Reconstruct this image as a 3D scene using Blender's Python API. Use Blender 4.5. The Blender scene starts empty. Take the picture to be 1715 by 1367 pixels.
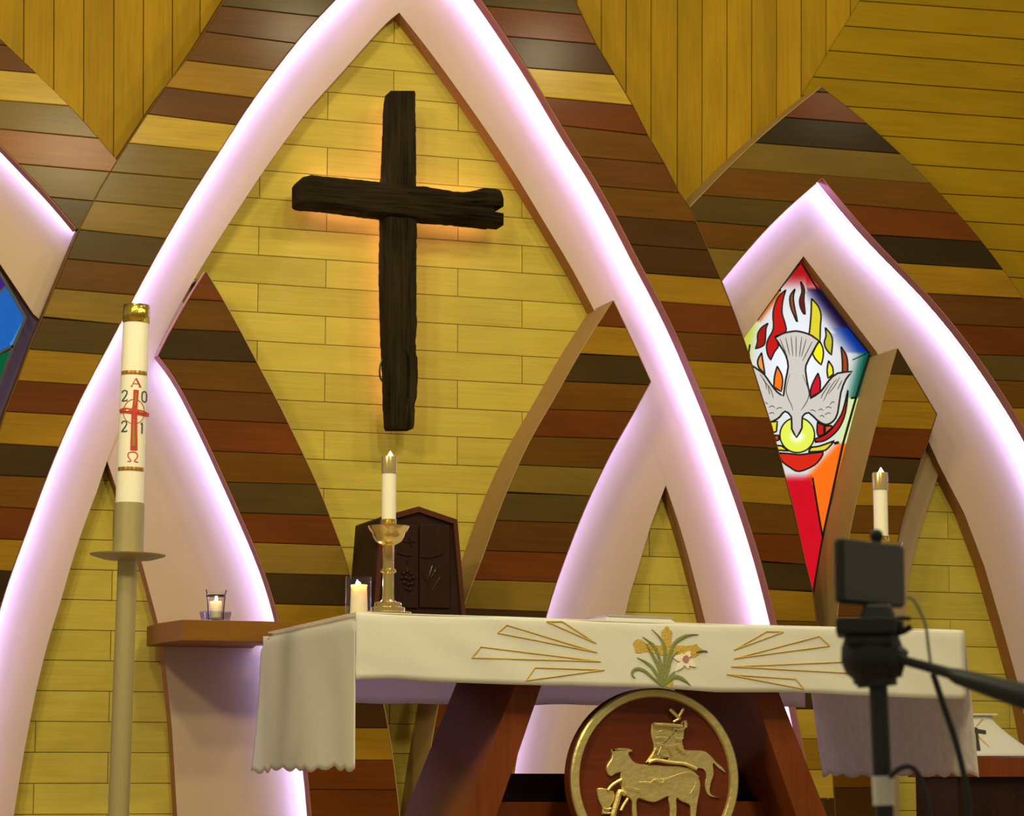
import bpy, bmesh, math, random
from mathutils import Vector, noise
random.seed(7)
S = bpy.context.scene
COL = S.collection
# ------------------------------------------------------------------ camera
W, H, F = 1715.0, 1367.0, 4284.0
YAW, PITCH = 0.3334, 0.1442
CAM = Vector((0, 0, 1.33))
fw = Vector((math.sin(YAW)*math.cos(PITCH), math.cos(YAW)*math.cos(PITCH), math.sin(PITCH)))
rt = fw.cross(Vector((0, 0, 1))).normalized()
up = rt.cross(fw)
cd = bpy.data.cameras.new('camera'); cam = bpy.data.objects.new('camera', cd); COL.objects.link(cam)
cam.location = CAM; cam.rotation_euler = (math.pi/2 + PITCH, 0, -YAW)
cd.sensor_fit = 'HORIZONTAL'; cd.sensor_width = 36.0; cd.lens = F/W*36.0
cd.clip_start = 0.05; cd.clip_end = 60
cd.dof.use_dof = True; cd.dof.focus_distance = 9.6; cd.dof.aperture_fstop = 13
S.camera = cam
# ------------------------------------------------------------------ world, lights, exposure
w = bpy.data.worlds.new('church_interior'); S.world = w; w.use_nodes = True
bg = w.node_tree.nodes['Background']; bg.inputs[0].default_value = (1.0, 0.87, 0.60, 1); bg.inputs[1].default_value = 0.26
def area(name, loc, aim, size, power, color):
    d = bpy.data.lights.new(name, 'AREA'); d.shape = 'DISK'; d.size = size; d.energy = power; d.color = color
    o = bpy.data.objects.new(name, d); COL.objects.link(o); o.location = loc
    o.rotation_euler = (Vector(aim) - Vector(loc)).to_track_quat('-Z', 'Y').to_euler()
    return o
WARM = (1.0, 0.89, 0.55)
area('ceiling_spot_or_fill', (5.47, 7.1, 6.0), (3.6, 11.3, 2.8), 0.3, 35, WARM)
area('ceiling_spot_or_fill', (3.84, 7.1, 6.0), (3.0, 11.3, 2.8), 0.3, 35, WARM)
area('ceiling_spot_or_fill', (0.4, 5.6, 6.3), (3.0, 11.0, 2.2), 0.5, 86, WARM)
area('ceiling_spot_or_fill', (8.2, 6.0, 6.3), (5.4, 11.0, 2.2), 0.5, 18, WARM)
area('ceiling_spot_or_fill', (3.0, 3.6, 6.0), (4.0, 8.6, 1.4), 0.6, 136, WARM)
area('ceiling_spot_or_fill', (-1.2, 5.6, 5.2), (2.6, 8.9, 1.5), 0.6, 104, WARM)  # added unseen fill that brightens the left end of the altar cloth
S.view_settings.view_transform = 'Standard'; S.view_settings.look = 'None'
S.view_settings.gamma = 1; S.view_settings.use_curve_mapping = False
S.view_settings.exposure = 0.12
# ------------------------------------------------------------------ helpers
YW = 11.5                                   # plane of the yellow back wall
def ray(p):
    return fw + rt*((p[0]-W/2)/F) + up*((H/2-p[1])/F)
def at(p, y):                               # where the sight line of a pixel meets the plane Y = y
    r = ray(p); return CAM + r*((y-CAM.y)/r.y)
def U(p, d): return at(p, YW-d)
def lin(c): return tuple(((v/255)/12.92 if v/255 <= .04045 else (((v/255)+.055)/1.055)**2.4) for v in c)
def alb(c, k=1.0):                          # seen colour -> colour of the thing under the warm lamps
    l = lin(c); return (min(.9, l[0]*k), min(.9, l[1]/.92*k), min(.9, l[2]/.72*k))
class M:
    def __init__(s): s.v = []; s.f = []; s.m = []
    def face(s, idx, m=0): s.f.append(tuple(idx)); s.m.append(m)
    def add(s, vs): n = len(s.v); s.v += [Vector(x) for x in vs]; return n
    def box(s, a, b, m=0):
        x0, y0, z0 = a; x1, y1, z1 = b
        n = s.add([(x0,y0,z0),(x1,y0,z0),(x1,y1,z0),(x0,y1,z0),(x0,y0,z1),(x1,y0,z1),(x1,y1,z1),(x0,y1,z1)])
        for q in ((0,3,2,1),(4,5,6,7),(0,1,5,4),(1,2,6,5),(2,3,7,6),(3,0,4,7)): s.face([n+i for i in q], m)
        return s
    def hexa(s, a, b, m=0):                 # two quads joined
        n = s.add(list(a)+list(b)); k = len(a)
        s.face(range(n, n+k), m); s.face(range(n+2*k-1, n+k-1, -1), m)
        for i in range(k): j = (i+1) % k; s.face((n+i, n+k+i, n+k+j, n+j), m)
        return s
    def prism(s, xz, y0, y1, m=0, side=None):      # polygon in x,z pushed from y0 (front) to y1 (back)
        a = [(p[0], y0, p[1]) for p in xz]; b = [(p[0], y1, p[1]) for p in xz]
        n = s.add(a+b); k = len(a); sd = m if side is None else side
        s.face(range(n, n+k), m); s.face(range(n+2*k-1, n+k-1, -1), m)
        for i in range(k): j = (i+1) % k; s.face((n+i, n+k+i, n+k+j, n+j), sd)
        return s
    def tube(s, path, r, k=8, m=0, caps=True):
        path = [Vector(p) for p in path]; rs = r if isinstance(r, (list, tuple)) else [r]*len(path)
        prev = None; rings = []
        for i, p in enumerate(path):
            t = (path[min(i+1, len(path)-1)] - path[max(i-1, 0)]).normalized()
            if prev is None:
                ref = Vector((0, 0, 1)) if abs(t.z) < .9 else Vector((1, 0, 0))
                u = t.cross(ref).normalized()
            else:
                u = (prev - t*prev.dot(t)).normalized()
            prev = u; v = t.cross(u)
            rings.append(s.add([p + (u*math.cos(2*math.pi*j/k) + v*math.sin(2*math.pi*j/k))*rs[i] for j in range(k)]))
        for a, b in zip(rings, rings[1:]):
            for j in range(k): jj = (j+1) % k; s.face((a+j, a+jj, b+jj, b+j), m)
        if caps:
            s.face([rings[0]+j for j in range(k)][::-1], m); s.face([rings[-1]+j for j in range(k)], m)
        return s
    def lathe(s, prof, c, k=24, m=0, sx=1, axis=None, wave=None, caps=True):       # prof [(r,z)] about a vertical (or given) axis
        c = Vector(c); ax = Vector(axis or (0, 0, 1)).normalized()
        u = Vector((1, 0, 0)) if abs(ax.z) > .5 else Vector((0, 0, 1)); u = (u - ax*u.dot(ax)).normalized(); v = ax.cross(u)
        rings = []
        for r, z in prof:
            rings.append(s.add([c + ax*z + (u*math.cos(2*math.pi*j/k)*sx + v*math.sin(2*math.pi*j/k))*max(r, 1e-4)*(1+(wave*math.cos(math.pi*j) if wave else 0)) for j in range(k)]))
        for a, b in zip(rings, rings[1:]):
            for j in range(k): jj = (j+1) % k; s.face((a+j, a+jj, b+jj, b+j), m)
        if caps and prof[0][0] > 1e-3: s.face([rings[0]+j for j in range(k)][::-1], m)
        if caps and prof[-1][0] > 1e-3: s.face([rings[-1]+j for j in range(k)], m)
        return s
    def ball(s, c, rx, ry=None, rz=None, k=10, n=6, m=0):
        ry = ry or rx; rz = rz or rx; c = Vector(c); rings = []
        for i in range(n+1):
            t = math.pi*i/n
            rings.append(s.add([c+Vector((rx*math.sin(t)*math.cos(2*math.pi*j/k)+0, ry*math.sin(t)*math.sin(2*math.pi*j/k), -rz*math.cos(t))) for j in range(k)]))
        for a, b in zip(rings, rings[1:]):
            for j in range(k): jj = (j+1) % k; s.face((a+j, a+jj, b+jj, b+j), m)
        return s
    def grid(s, pts, m=0):                  # rows of points
        n = s.add([p for r in pts for p in r]); c = len(pts[0])
        for i in range(len(pts)-1):
            for j in range(c-1): s.face((n+i*c+j, n+i*c+j+1, n+(i+1)*c+j+1, n+(i+1)*c+j), m)
        return s
    def ribbon(s, pts, off, width, y, m=0, thick=.0015):   # flat strip along a path in x,z at depth y
        n = []
        for i, p in enumerate(pts):
            t = (Vector(pts[min(i+1, len(pts)-1)]) - Vector(pts[max(i-1, 0)])).normalized(); nn = Vector((-t.y, t.x))
            wd = width[i] if isinstance(width, (list, tuple)) else width
            a = Vector(p) + nn*(off+wd/2); b = Vector(p) + nn*(off-wd/2)
            n.append((a, b))
        for (a, b), (c, d) in zip(n, n[1:]):
            s.hexa([(a.x, y, a.y), (b.x, y, b.y), (d.x, y, d.y), (c.x, y, c.y)], [(a.x, y+thick, a.y), (b.x, y+thick, b.y), (d.x, y+thick, d.y), (c.x, y+thick, c.y)], m)
        return s
WL = {}
def mk(name, mb, mats, parent=None, smooth=False, bevel=0, sub=0, colors=None, origin=None):
    if not isinstance(mats, (list, tuple)): mats = [mats]
    lo = Vector((min(v.x for v in mb.v), min(v.y for v in mb.v), min(v.z for v in mb.v)))
    hi = Vector((max(v.x for v in mb.v), max(v.y for v in mb.v), max(v.z for v in mb.v)))
    c = Vector(origin) if origin else Vector(((lo.x+hi.x)/2, (lo.y+hi.y)/2, lo.z))
    me = bpy.data.meshes.new(name); me.from_pydata([v-c for v in mb.v], [], mb.f)
    for m in mats: me.materials.append(m)
    me.polygons.foreach_set('material_index', mb.m)
    bm = bmesh.new(); bm.from_mesh(me); bmesh.ops.remove_doubles(bm, verts=bm.verts, dist=1e-6); bmesh.ops.recalc_face_normals(bm, faces=bm.faces)
    if colors is None: bm.to_mesh(me)
    bm.free()
    if colors is not None:
        ca = me.color_attributes.new('pane_color', 'FLOAT_COLOR', 'POINT')
        for i, cc in enumerate(colors): ca.data[i].color = (*cc, 1)
    if smooth:
        me.polygons.foreach_set('use_smooth', [True]*len(me.polygons))
        try: me.set_sharp_from_angle(angle=math.radians(40))
        except Exception: pass
    o = bpy.data.objects.new(name, me); COL.objects.link(o)
    if parent: o.parent = parent; o.location = c - WL[parent.name]
    else: o.location = c
    WL[o.name] = c
    if bevel:
        b = o.modifiers.new('bevel', 'BEVEL'); b.width = bevel; b.segments = 2; b.limit_method = 'ANGLE'
    if sub:
        b = o.modifiers.new('sub', 'SUBSURF'); b.levels = sub; b.render_levels = sub
    return o
def tag(o, label, cat=None, group=None, kind=None):
    if label: o['label'] = label
    if cat: o['category'] = cat
    if group: o['group'] = group
    if kind: o['kind'] = kind
    return o
def thing(name, loc, label, cat, group=None, kind=None):
    o = bpy.data.objects.new(name, None); COL.objects.link(o); o.location = loc; o.empty_display_size = .1
    WL[o.name] = Vector(loc)
    return tag(o, label, cat, group, kind)
def copy_thing(o, loc, label):
    c = o.copy(); COL.objects.link(c); c.location = loc; c['label'] = label
    for ch in [x for x in bpy.data.objects if x.parent == o]:
        d = ch.copy(); COL.objects.link(d); d.parent = c
        for g in [x for x in bpy.data.objects if x.parent == ch]:
            e = g.copy(); COL.objects.link(e); e.parent = d
    return c
# ------------------------------------------------------------------ materials
MATS = {}
def base_mat(name):
    m = bpy.data.materials.new(name); m.use_nodes = True
    return m, m.node_tree, m.node_tree.nodes['Principled BSDF']
def wood(name, col, axis='x', rough=.38, var=.16, grain=.35, coat=0.0, bump=.12, dist=.004):
    key = (name, axis)
    if key in MATS: return MATS[key]
    m, nt, bs = base_mat('wood_'+name); N = nt.nodes; L = nt.links
    tc = N.new('ShaderNodeTexCoord'); oi = N.new('ShaderNodeObjectInfo')
    mp = N.new('ShaderNodeMapping'); mp.inputs['Scale'].default_value = (1.1, 6, 26) if axis == 'x' else (26, 6, 1.1)
    ml = N.new('ShaderNodeMath'); ml.operation = 'MULTIPLY'; ml.inputs[1].default_value = 83.0
    L.new(oi.outputs['Random'], ml.inputs[0]); L.new(ml.outputs[0], mp.inputs['Location'])
    L.new(tc.outputs['Object'], mp.inputs['Vector'])
    nz = N.new('ShaderNodeTexNoise'); nz.inputs['Scale'].default_value = 3.0; nz.inputs['Detail'].default_value = 5; nz.inputs['Roughness'].default_value = .62
    L.new(mp.outputs[0], nz.inputs['Vector'])
    n2 = N.new('ShaderNodeTexNoise'); n2.inputs['Scale'].default_value = 2.3; n2.inputs['Detail'].default_value = 2
    mp2 = N.new('ShaderNodeMapping'); mp2.inputs['Scale'].default_value = (1, 1, 2.6) if axis == 'x' else (2.6, 1, 1)
    L.new(tc.outputs['Object'], mp2.inputs['Vector']); L.new(ml.outputs[0], mp2.inputs['Location']); L.new(mp2.outputs[0], n2.inputs['Vector'])
    ad = N.new('ShaderNodeMath'); ad.operation = 'ADD'; L.new(nz.outputs[0], ad.inputs[0]); L.new(n2.outputs[0], ad.inputs[1])
    mr = N.new('ShaderNodeMapRange'); mr.inputs['From Min'].default_value = .65; mr.inputs['From Max'].default_value = 1.35
    mr.inputs['To Min'].default_value = 1-grain; mr.inputs['To Max'].default_value = 1+grain
    L.new(ad.outputs[0], mr.inputs['Value'])
    r2 = N.new('ShaderNodeMapRange'); r2.inputs['To Min'].default_value = 1-var; r2.inputs['To Max'].default_value = 1+var
    L.new(oi.outputs['Random'], r2.inputs['Value'])
    mm = N.new('ShaderNodeMath'); mm.operation = 'MULTIPLY'; L.new(mr.outputs[0], mm.inputs[0]); L.new(r2.outputs[0], mm.inputs[1])
    vm = N.new('ShaderNodeVectorMath'); vm.operation = 'SCALE'; vm.inputs[0].default_value = col; L.new(mm.outputs[0], vm.inputs['Scale'])
    L.new(vm.outputs[0], bs.inputs['Base Color'])
    bp = N.new('ShaderNodeBump'); bp.inputs['Strength'].default_value = bump; bp.inputs['Distance'].default_value = dist
    L.new(nz.outputs[0], bp.inputs['Height']); L.new(bp.outputs[0], bs.inputs['Normal'])
    rr = N.new('ShaderNodeMapRange'); rr.inputs['To Min'].default_value = rough-.06; rr.inputs['To Max'].default_value = rough+.12
    L.new(n2.outputs[0], rr.inputs['Value']); L.new(rr.outputs[0], bs.inputs['Roughness'])
    bs.inputs['Specular IOR Level'].default_value = .04
    bs.inputs['Coat Weight'].default_value = coat; bs.inputs['Coat Roughness'].default_value = .17
    MATS[key] = m; return m
def plain(name, col, rough=.6, metal=0, bump=0, bscale=60, spec=.5, sss=0, var=0):
    if name in MATS: return MATS[name]
    m, nt, bs = base_mat(name); N = nt.nodes; L = nt.links
    bs.inputs['Base Color'].default_value = (*col, 1); bs.inputs['Roughness'].default_value = rough; bs.inputs['Metallic'].default_value = metal
    bs.inputs['Specular IOR Level'].default_value = spec
    if sss: bs.inputs['Subsurface Weight'].default_value = sss; bs.inputs['Subsurface Radius'].default_value = (.04, .02, .01); bs.inputs['Subsurface Scale'].default_value = 1.0
    if bump or var:
        tc = N.new('ShaderNodeTexCoord'); nz = N.new('ShaderNodeTexNoise'); nz.inputs['Scale'].default_value = bscale; nz.inputs['Detail'].default_value = 4
        L.new(tc.outputs['Object'], nz.inputs['Vector'])
        if bump:
            bp = N.new('ShaderNodeBump'); bp.inputs['Strength'].default_value = bump; bp.inputs['Distance'].default_value = .01
            L.new(nz.outputs[0], bp.inputs['Height']); L.new(bp.outputs[0], bs.inputs['Normal'])
        if var:
            mr = N.new('ShaderNodeMapRange'); mr.inputs['From Min'].default_value = .3; mr.inputs['From Max'].default_value = .7
            mr.inputs['To Min'].default_value = 1-var; mr.inputs['To Max'].default_value = 1+var; L.new(nz.outputs[0], mr.inputs['Value'])
            vm = N.new('ShaderNodeVectorMath'); vm.operation = 'SCALE'; vm.inputs[0].default_value = col; L.new(mr.outputs[0], vm.inputs['Scale']); L.new(vm.outputs[0], bs.inputs['Base Color'])
    MATS[name] = m; return m
def emit(name, col, strength):
    if name in MATS: return MATS[name]
    m = bpy.data.materials.new(name); m.use_nodes = True; nt = m.node_tree; nt.nodes.clear()
    e = nt.nodes.new('ShaderNodeEmission'); e.inputs[0].default_value = (*col, 1); e.inputs[1].default_value = strength
    o = nt.nodes.new('ShaderNodeOutputMaterial'); nt.links.new(e.outputs[0], o.inputs[0]); MATS[name] = m; return m
def glass(name, tint=(1, 1, 1), rough=.02):
    if name in MATS: return MATS[name]
    m = bpy.data.materials.new(name); m.use_nodes = True; nt = m.node_tree; nt.nodes.clear()
    lw = nt.nodes.new('ShaderNodeLayerWeight'); lw.inputs[0].default_value = .5
    pw = nt.nodes.new('ShaderNodeMath'); pw.operation = 'POWER'; pw.inputs[1].default_value = 4.0; nt.links.new(lw.outputs['Facing'], pw.inputs[0])
    fr = nt.nodes.new('ShaderNodeMath'); fr.operation = 'MULTIPLY_ADD'; fr.inputs[1].default_value = .55; fr.inputs[2].default_value = .03; nt.links.new(pw.outputs[0], fr.inputs[0])
    tr = nt.nodes.new('ShaderNodeBsdfTransparent'); tr.inputs[0].default_value = (*tint, 1)
    gl = nt.nodes.new('ShaderNodeBsdfGlossy'); gl.inputs['Roughness'].default_value = rough
    mx = nt.nodes.new('ShaderNodeMixShader'); o = nt.nodes.new('ShaderNodeOutputMaterial')
    nt.links.new(fr.outputs[0], mx.inputs[0]); nt.links.new(tr.outputs[0], mx.inputs[1]); nt.links.new(gl.outputs[0], mx.inputs[2]); nt.links.new(mx.outputs[0], o.inputs[0])
    MATS[name] = m; return m
TONES = {'gold': (136,96,16), 'oliv': (106,80,24), 'olgd': (118,89,26), 'brn': (92,56,9), 'red': (95,46,9), 'rdb': (85,49,11),
         'lred': (128,76,30), 'dkb': (66,40,11), 'dk': (57,40,13), 'blk': (44,32,12), 'yl': (166,130,36), 'dol': (74,55,18)}
def tone(t): return wood(t, alb(TONES[t], 1.1), 'x', .34, .10, .2, .09)
YELLOW = wood('yellow_board', alb((180,155,56), 1.1), 'x', .42, .07, .14)
YELLOW_V = wood('upright_board', alb((152,113,18), 1.08), 'z', .42, .08, .2)  # base colour darkened in place of lamp falloff on the upper wall
YELLOW_R = wood('long_board', alb((146,110,12), 1.0), 'x', .42, .05, .14)  # also darker in colour, standing in for lamp falloff
GAPDARK = plain('joint_shadow_board', alb((70,48,16)), .8)
TAN = wood('edge_tan', alb((148,116,62), 1.25), 'z', .5, .03, .08)
EDGE = wood('edge_brown', alb((150,96,74), 1.25), 'z', .5, .03, .08)
EDGEMD = wood('edge_mid', alb((136,92,40), 1.35), 'z', .5, .03, .08)
EDGEDK = wood('edge_dark', alb((98,64,26), 1.3), 'z', .5, .03, .08)
WHITE = plain('cove_paint', (.50, .35, .218), .6, var=.03, bscale=3)
LED = emit('led_lilac', (.36, .355, 1.0), 108)
LEDL = emit('led_strong', (.36, .345, 1.0), 215)
LEDP = emit('led_pinkish', (.43, .36, 1.0), 112)
BRASS = plain('polished_brass', (.85, .66, .24), .2, 1.0)
GOLD = plain('gilded_relief', (.70, .57, .22), .42, .8, .35, 40)
BLACK = plain('black_plastic', (.012, .013, .012), .45)
WAX = plain('ivory_wax', (.86, .80, .62), .45, sss=.25)
def cloth_mat(name, col, bump, bscale, var, trans):      # thin woven cloth that lets some light through
    m = plain(name, col, .88, bump=bump, bscale=bscale, spec=.15, var=var); nt = m.node_tree; bs = nt.nodes['Principled BSDF']
    tl = nt.nodes.new('ShaderNodeBsdfTranslucent'); tl.inputs[0].default_value = (*col, 1); mx = nt.nodes.new('ShaderNodeMixShader'); mx.inputs[0].default_value = trans
    o = nt.nodes['Material Output']; nt.links.new(bs.outputs[0], mx.inputs[1]); nt.links.new(tl.outputs[0], mx.inputs[2]); nt.links.new(mx.outputs[0], o.inputs[0]); return m
CLOTH = cloth_mat('altar_linen', (.82, .79, .68), .12, 260, .02, .25)
THIN = cloth_mat('under_linen', (.86, .79, .70), .12, 200, .02, .62)
FLAME = emit('candle_flame', (1.0, .74, .38), 60)
GLASS = glass('clear_glass')
DKWOOD = wood('dark_carved', alb((44,24,12), 1.0), 'z', .4, .04, .3, .2)
LEGF = wood('leg_red', alb((104,48,16), 1.2), 'z', .4, .04, .25, .2)
# ------------------------------------------------------------------ wall building blocks
def smooth(px, n=3, keep=(), lap=0):               # Catmull-Rom through the points read off an edge
    out = []
    for i in range(len(px)-1):
        p1, p2 = px[i], px[i+1]
        p0 = px[i-1] if i > 0 and i not in keep else p1; p3 = px[i+2] if i+2 < len(px) and i+1 not in keep else p2
        for k in range(n):
            t = k/n
            out.append(tuple(.5*(2*p1[a]+(p2[a]-p0[a])*t+(2*p0[a]-5*p1[a]+4*p2[a]-p3[a])*t*t+(3*p1[a]-p0[a]-3*p2[a]+p3[a])*t**3) for a in (0, 1)))
    out.append(px[-1])
    for _ in range(lap):
        out = [out[0]]+[tuple(.25*out[i-1][a]+.5*out[i][a]+.25*out[i+1][a] for a in (0, 1)) for i in range(1, len(out)-1)]+[out[-1]]
    return out
def clip(poly, a, b, c):                    # keep a*x+b*y+c >= 0
    out = []
    for i in range(len(poly)):
        p, q = poly[i], poly[(i+1) % len(poly)]
        fp = a*p[0]+b*p[1]+c; fq = a*q[0]+b*q[1]+c
        if fp >= 0: out.append(p)
        if (fp >= 0) != (fq >= 0):
            t = fp/(fp-fq); out.append((p[0]+(q[0]-p[0])*t, p[1]+(q[1]-p[1])*t))
    return out
def below(poly, l, s=0):                    # part of a polygon below a line given by two points (image y grows downward)
    (x0, y0), (x1, y1) = l; k = (y1-y0)/(x1-x0); return clip(poly, -k, 1, k*x0-y0-s)
def above(poly, l, s=0):
    (x0, y0), (x1, y1) = l; k = (y1-y0)/(x1-x0); return clip(poly, k, -1, -k*x0+y0-s)
def parea(p): return abs(sum(p[i][0]*p[(i+1) % len(p)][1]-p[(i+1) % len(p)][0]*p[i][1] for i in range(len(p))))/2
def xz(p, d): v = U(p, d); return (v.x, v.z)
def slab(name, px, d0, d1, mat, parent, side=None, smooth=False):
    mb = M().prism([xz(p, d1) for p in px], YW-d1, YW-d0, 0, 1 if side else 0)
    return mk(name, mb, [mat, side] if side else mat, parent)
def plank(px, d0, d1, mat, parent, name='plank', e=.0022):
    q = []
    for p in px:
        v = Vector(xz(p, d1))
        if not q or (v-q[-1]).length > .006: q.append(v)
    if len(q) > 2 and (q[0]-q[-1]).length < .006: q.pop()
    if len(q) < 3: return None
    me = bpy.data.meshes.new(name); bm = bmesh.new()
    cx = sum(v.x for v in q)/len(q); cz = sum(v.y for v in q)/len(q)
    fr = [bm.verts.new((v.x-cx, -(d1-d0)/2+e, v.y-cz)) for v in q]
    bk = [bm.verts.new((v.x-cx, (d1-d0)/2, v.y-cz)) for v in q]
    try: f = bm.faces.new(fr)
    except ValueError: bm.free(); return None
    bm.faces.new(bk[::-1])
    for i in range(len(q)): j = (i+1) % len(q); bm.faces.new((fr[i], bk[i], bk[j], fr[j]))
    bmesh.ops.recalc_face_normals(bm, faces=bm.faces)
    bmesh.ops.inset_region(bm, faces=[f], thickness=e, depth=e, use_even_offset=True)
    bm.to_mesh(me); bm.free(); me.materials.append(mat)
    o = bpy.data.objects.new(name, me); COL.objects.link(o)
    c = Vector((cx, YW-(d0+d1)/2, cz)); o.parent = parent; o.location = c-WL[parent.name]
    return o
def rows(region, lines, tones, d0, d1, parent, gap=.3):
    n = len(lines)
    for i in range(n+1):
        p = region
        if i > 0: p = below(p, lines[i-1], gap)
        if i < n and p: p = above(p, lines[i], gap)
        if len(p) < 3 or parea(p) < 12: continue
        t = tones[min(i, len(tones)-1)]
        plank(p, d0, d1+random.uniform(-.0025, .0025), tone(t) if isinstance(t, str) else t, parent, e=.003 if isinstance(t, str) else .0022)
def shift(l, dy): return ((l[0][0], l[0][1]+dy), (l[1][0], l[1][1]+dy))
def band(px, d_edge, d0, d1, mat, parent, side=1, name='edge_board', t=.004):   # thin board closing an edge, d0..d1 deep
    pts = [Vector(xz(p, d_edge)) for p in px]; mb = M(); prev = None
    for i, p in enumerate(pts):
        tt = (pts[min(i+1, len(pts)-1)]-pts[max(i-1, 0)]).normalized(); nn = Vector((-tt.y, tt.x))*side*t
        a = p; b = p+nn
        n = mb.add([(a.x, YW-d1, a.y), (b.x, YW-d1, b.y), (b.x, YW-d0, b.y), (a.x, YW-d0, a.y)])
        if prev is not None:
            for k in range(4): kk = (k+1) % 4; mb.face((prev+k, prev+kk, n+kk, n+k))
        else: mb.face((n, n+1, n+2, n+3))
        prev = n
    mb.face((prev+3, prev+2, prev+1, prev))
    return mk(name, mb, mat, parent)
def led(px, d_edge, off, d, mat, parent, r=.006):
    pts = [Vector(xz(p, d_edge)) for p in px]; path = []
    for i, p in enumerate(pts):
        tt = (pts[min(i+1, len(pts)-1)]-pts[max(i-1, 0)]).normalized(); nn = Vector((-tt.y, tt.x))*off
        path.append((p.x+nn.x, YW-d, p.y+nn.y))
    mb = M(); pr = None
    for i, p in enumerate(path):
        tt = (pts[min(i+1, len(pts)-1)]-pts[max(i-1, 0)]).normalized(); nn = Vector((-tt.y, tt.x))*r
        n = mb.add([(p[0]+nn.x, p[1], p[2]+nn.y), (p[0]-nn.x, p[1], p[2]-nn.y)])
        if pr is not None: mb.face((pr, pr+1, n+1, n))
        pr = n
    return mk('led_strip', mb, mat, parent)
# outlines read off the photograph, each laid on its own plane
CL_OUT = [(478,-160),(377,0),(344,53),(311,102),(276,147.5),(246,193),(214,242),(196.6,268.6),(168,316),(132,386),(115,427),(93.7,478),(72.6,530),(56,567),(30,637.6),(9,691.5),(-15,770),(-45,880),(-70,1000),(-100,1200),(-115,1420)]
CL_IN = [(690,-160),(640,-90),(600,-42),(562,0),(527,35),(491.5,75.5),(456.5,123),(421,168.5),(386,225),(351,279),(316,333.5),(281,393),(246,456.5),(225,495.5),(197,550),(168.5,602.6),(140.5,655),(119,701),(98,750),(74,806),(44,895),(21,950),(0,1017),(-20,1090),(-60,1250),(-95,1420)]
CR_IN = [(690,-160),(735,-95),(770,-50),(807,0),(849.5,63),(884.5,116),(914.4,165),(948,225),(983,277),(1000,305.5),(1025,350),(1050,397),(1071,440),(1084,462),(1110.6,513.7),(1131.7,556),(1154.5,608.5),(1181,675),(1194.6,706.5),(1215,764),(1227,794.5),(1245,848),(1275,935),(1301,1043),(1325,1150),(1345,1240),(1375,1420)]
CR_OUT = [(885,-160),(945,-40),(965,5),(997,72),(1029,125),(1060,177),(1085,227),(1112,273),(1137.5,323),(1155,348),(1208,471),(1229,524),(1247,574),(1261,617),(1275.7,663.8),(1290,708),(1304,758),(1315,800),(1329.5,855),(1348,940),(1361,992),(1368,1045),(1380,1150),(1392,1250),(1402,1420)]
A3_OL = [(1155,348),(1193.6,308),(1221.7,278),(1264,239),(1312,196),(1364.5,156),(1376,145.6)]
A3_OR = [(1376,145.6),(1416.7,177),(1458,210),(1504,254),(1541.7,287.5),(1583,333),(1616.7,371),(1650,410),(1680,451),(1712,496),(1750,556),(1800,645),(1850,800),(1880,1000),(1900,1420)]
A3_IL = [(1377,297),(1370,304),(1326,341),(1287,378.5),(1250,420),(1208,471)]
A3_IR = [(1377,297),(1416.7,346),(1458,396),(1500,437.5),(1541.7,479.6),(1566,506),(1602,549),(1638,596),(1673.7,649.5),(1713,710),(1745,770),(1775,840),(1800,920),(1830,1050),(1850,1200),(1862,1420)]
SL_R = [(345,455),(374,502.5),(400,550),(428,602.6),(453,652),(470.5,683),(491.6,729),(512.6,771),(537,824),(555,873),(565,900),(576,925.6),(584.6,957),(597,1005),(607,1045),(625,1110),(644,1178),(662,1290),(674,1420)]
SL_L1 = [(345,455),(325,486),(304,522),(283,560),(265,596)]
SL_L2 = [(265,596),(292,627),(320,683),(348,739),(376,802),(397,848),(418,896),(432,929),(450,975),(468,1036),(490,1140),(508,1230),(519,1319),(526,1420)]
SR_L = [(1027,504),(1000,546),(970.5,592),(946,637.7),(918,687),(889.7,732.5),(868.7,778),(847.6,827),(833.6,862),(821,900),(803,950),(786.6,990),(770,1040),(752,1100),(735,1178),(718,1270),(698,1420)]
SR_R1 = [(1027,504),(1047.4,547),(1071,598),(1089.6,639.5)]
SR_R2 = [(1089.6,639.5),(1068.5,677),(1061.4,692),(1036.9,733),(1016,772),(1000,807),(978.7,850),(952,920),(929,981.7),(914,1031),(898,1100),(880,1180),(860,1290),(843,1420)]
S3_L = [(1503,584),(1492,621),(1477.4,674),(1462.7,729.6),(1444,806),(1432,850),(1416,930),(1406,1000),(1400,1060),(1392,1200),(1385,1420)]
S3_R = [(1503,584),(1568.7,694),(1555,736.5),(1542,770),(1530,807),(1512,868),(1498,930),(1488,1000),(1480,1060),(1470,1200),(1465,1420)]
LA_O = [(-150,-80),(-60,5),(0,65),(38.6,102),(91,151),(140,200),(196.6,268.6)]
LA_I = [(-150,75),(-60,180),(0,242),(45.6,291),(88,333.6),(128,383)]
CL_IN, CR_IN, SL_R, SL_L2, SR_L, SR_R2, A3_IR, A3_OR, S3_L, LA_I, LA_O, A3_OL, A3_IL = [smooth(c, lap=8) for c in (CL_IN, CR_IN, SL_R, SL_L2, SR_L, SR_R2, A3_IR, A3_OR, S3_L, LA_I, LA_O, A3_OL, A3_IL)]
BR0, BR1, WH = .25, .32, .10                # panel back / front, cove face (distances in front of the yellow wall)
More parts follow.
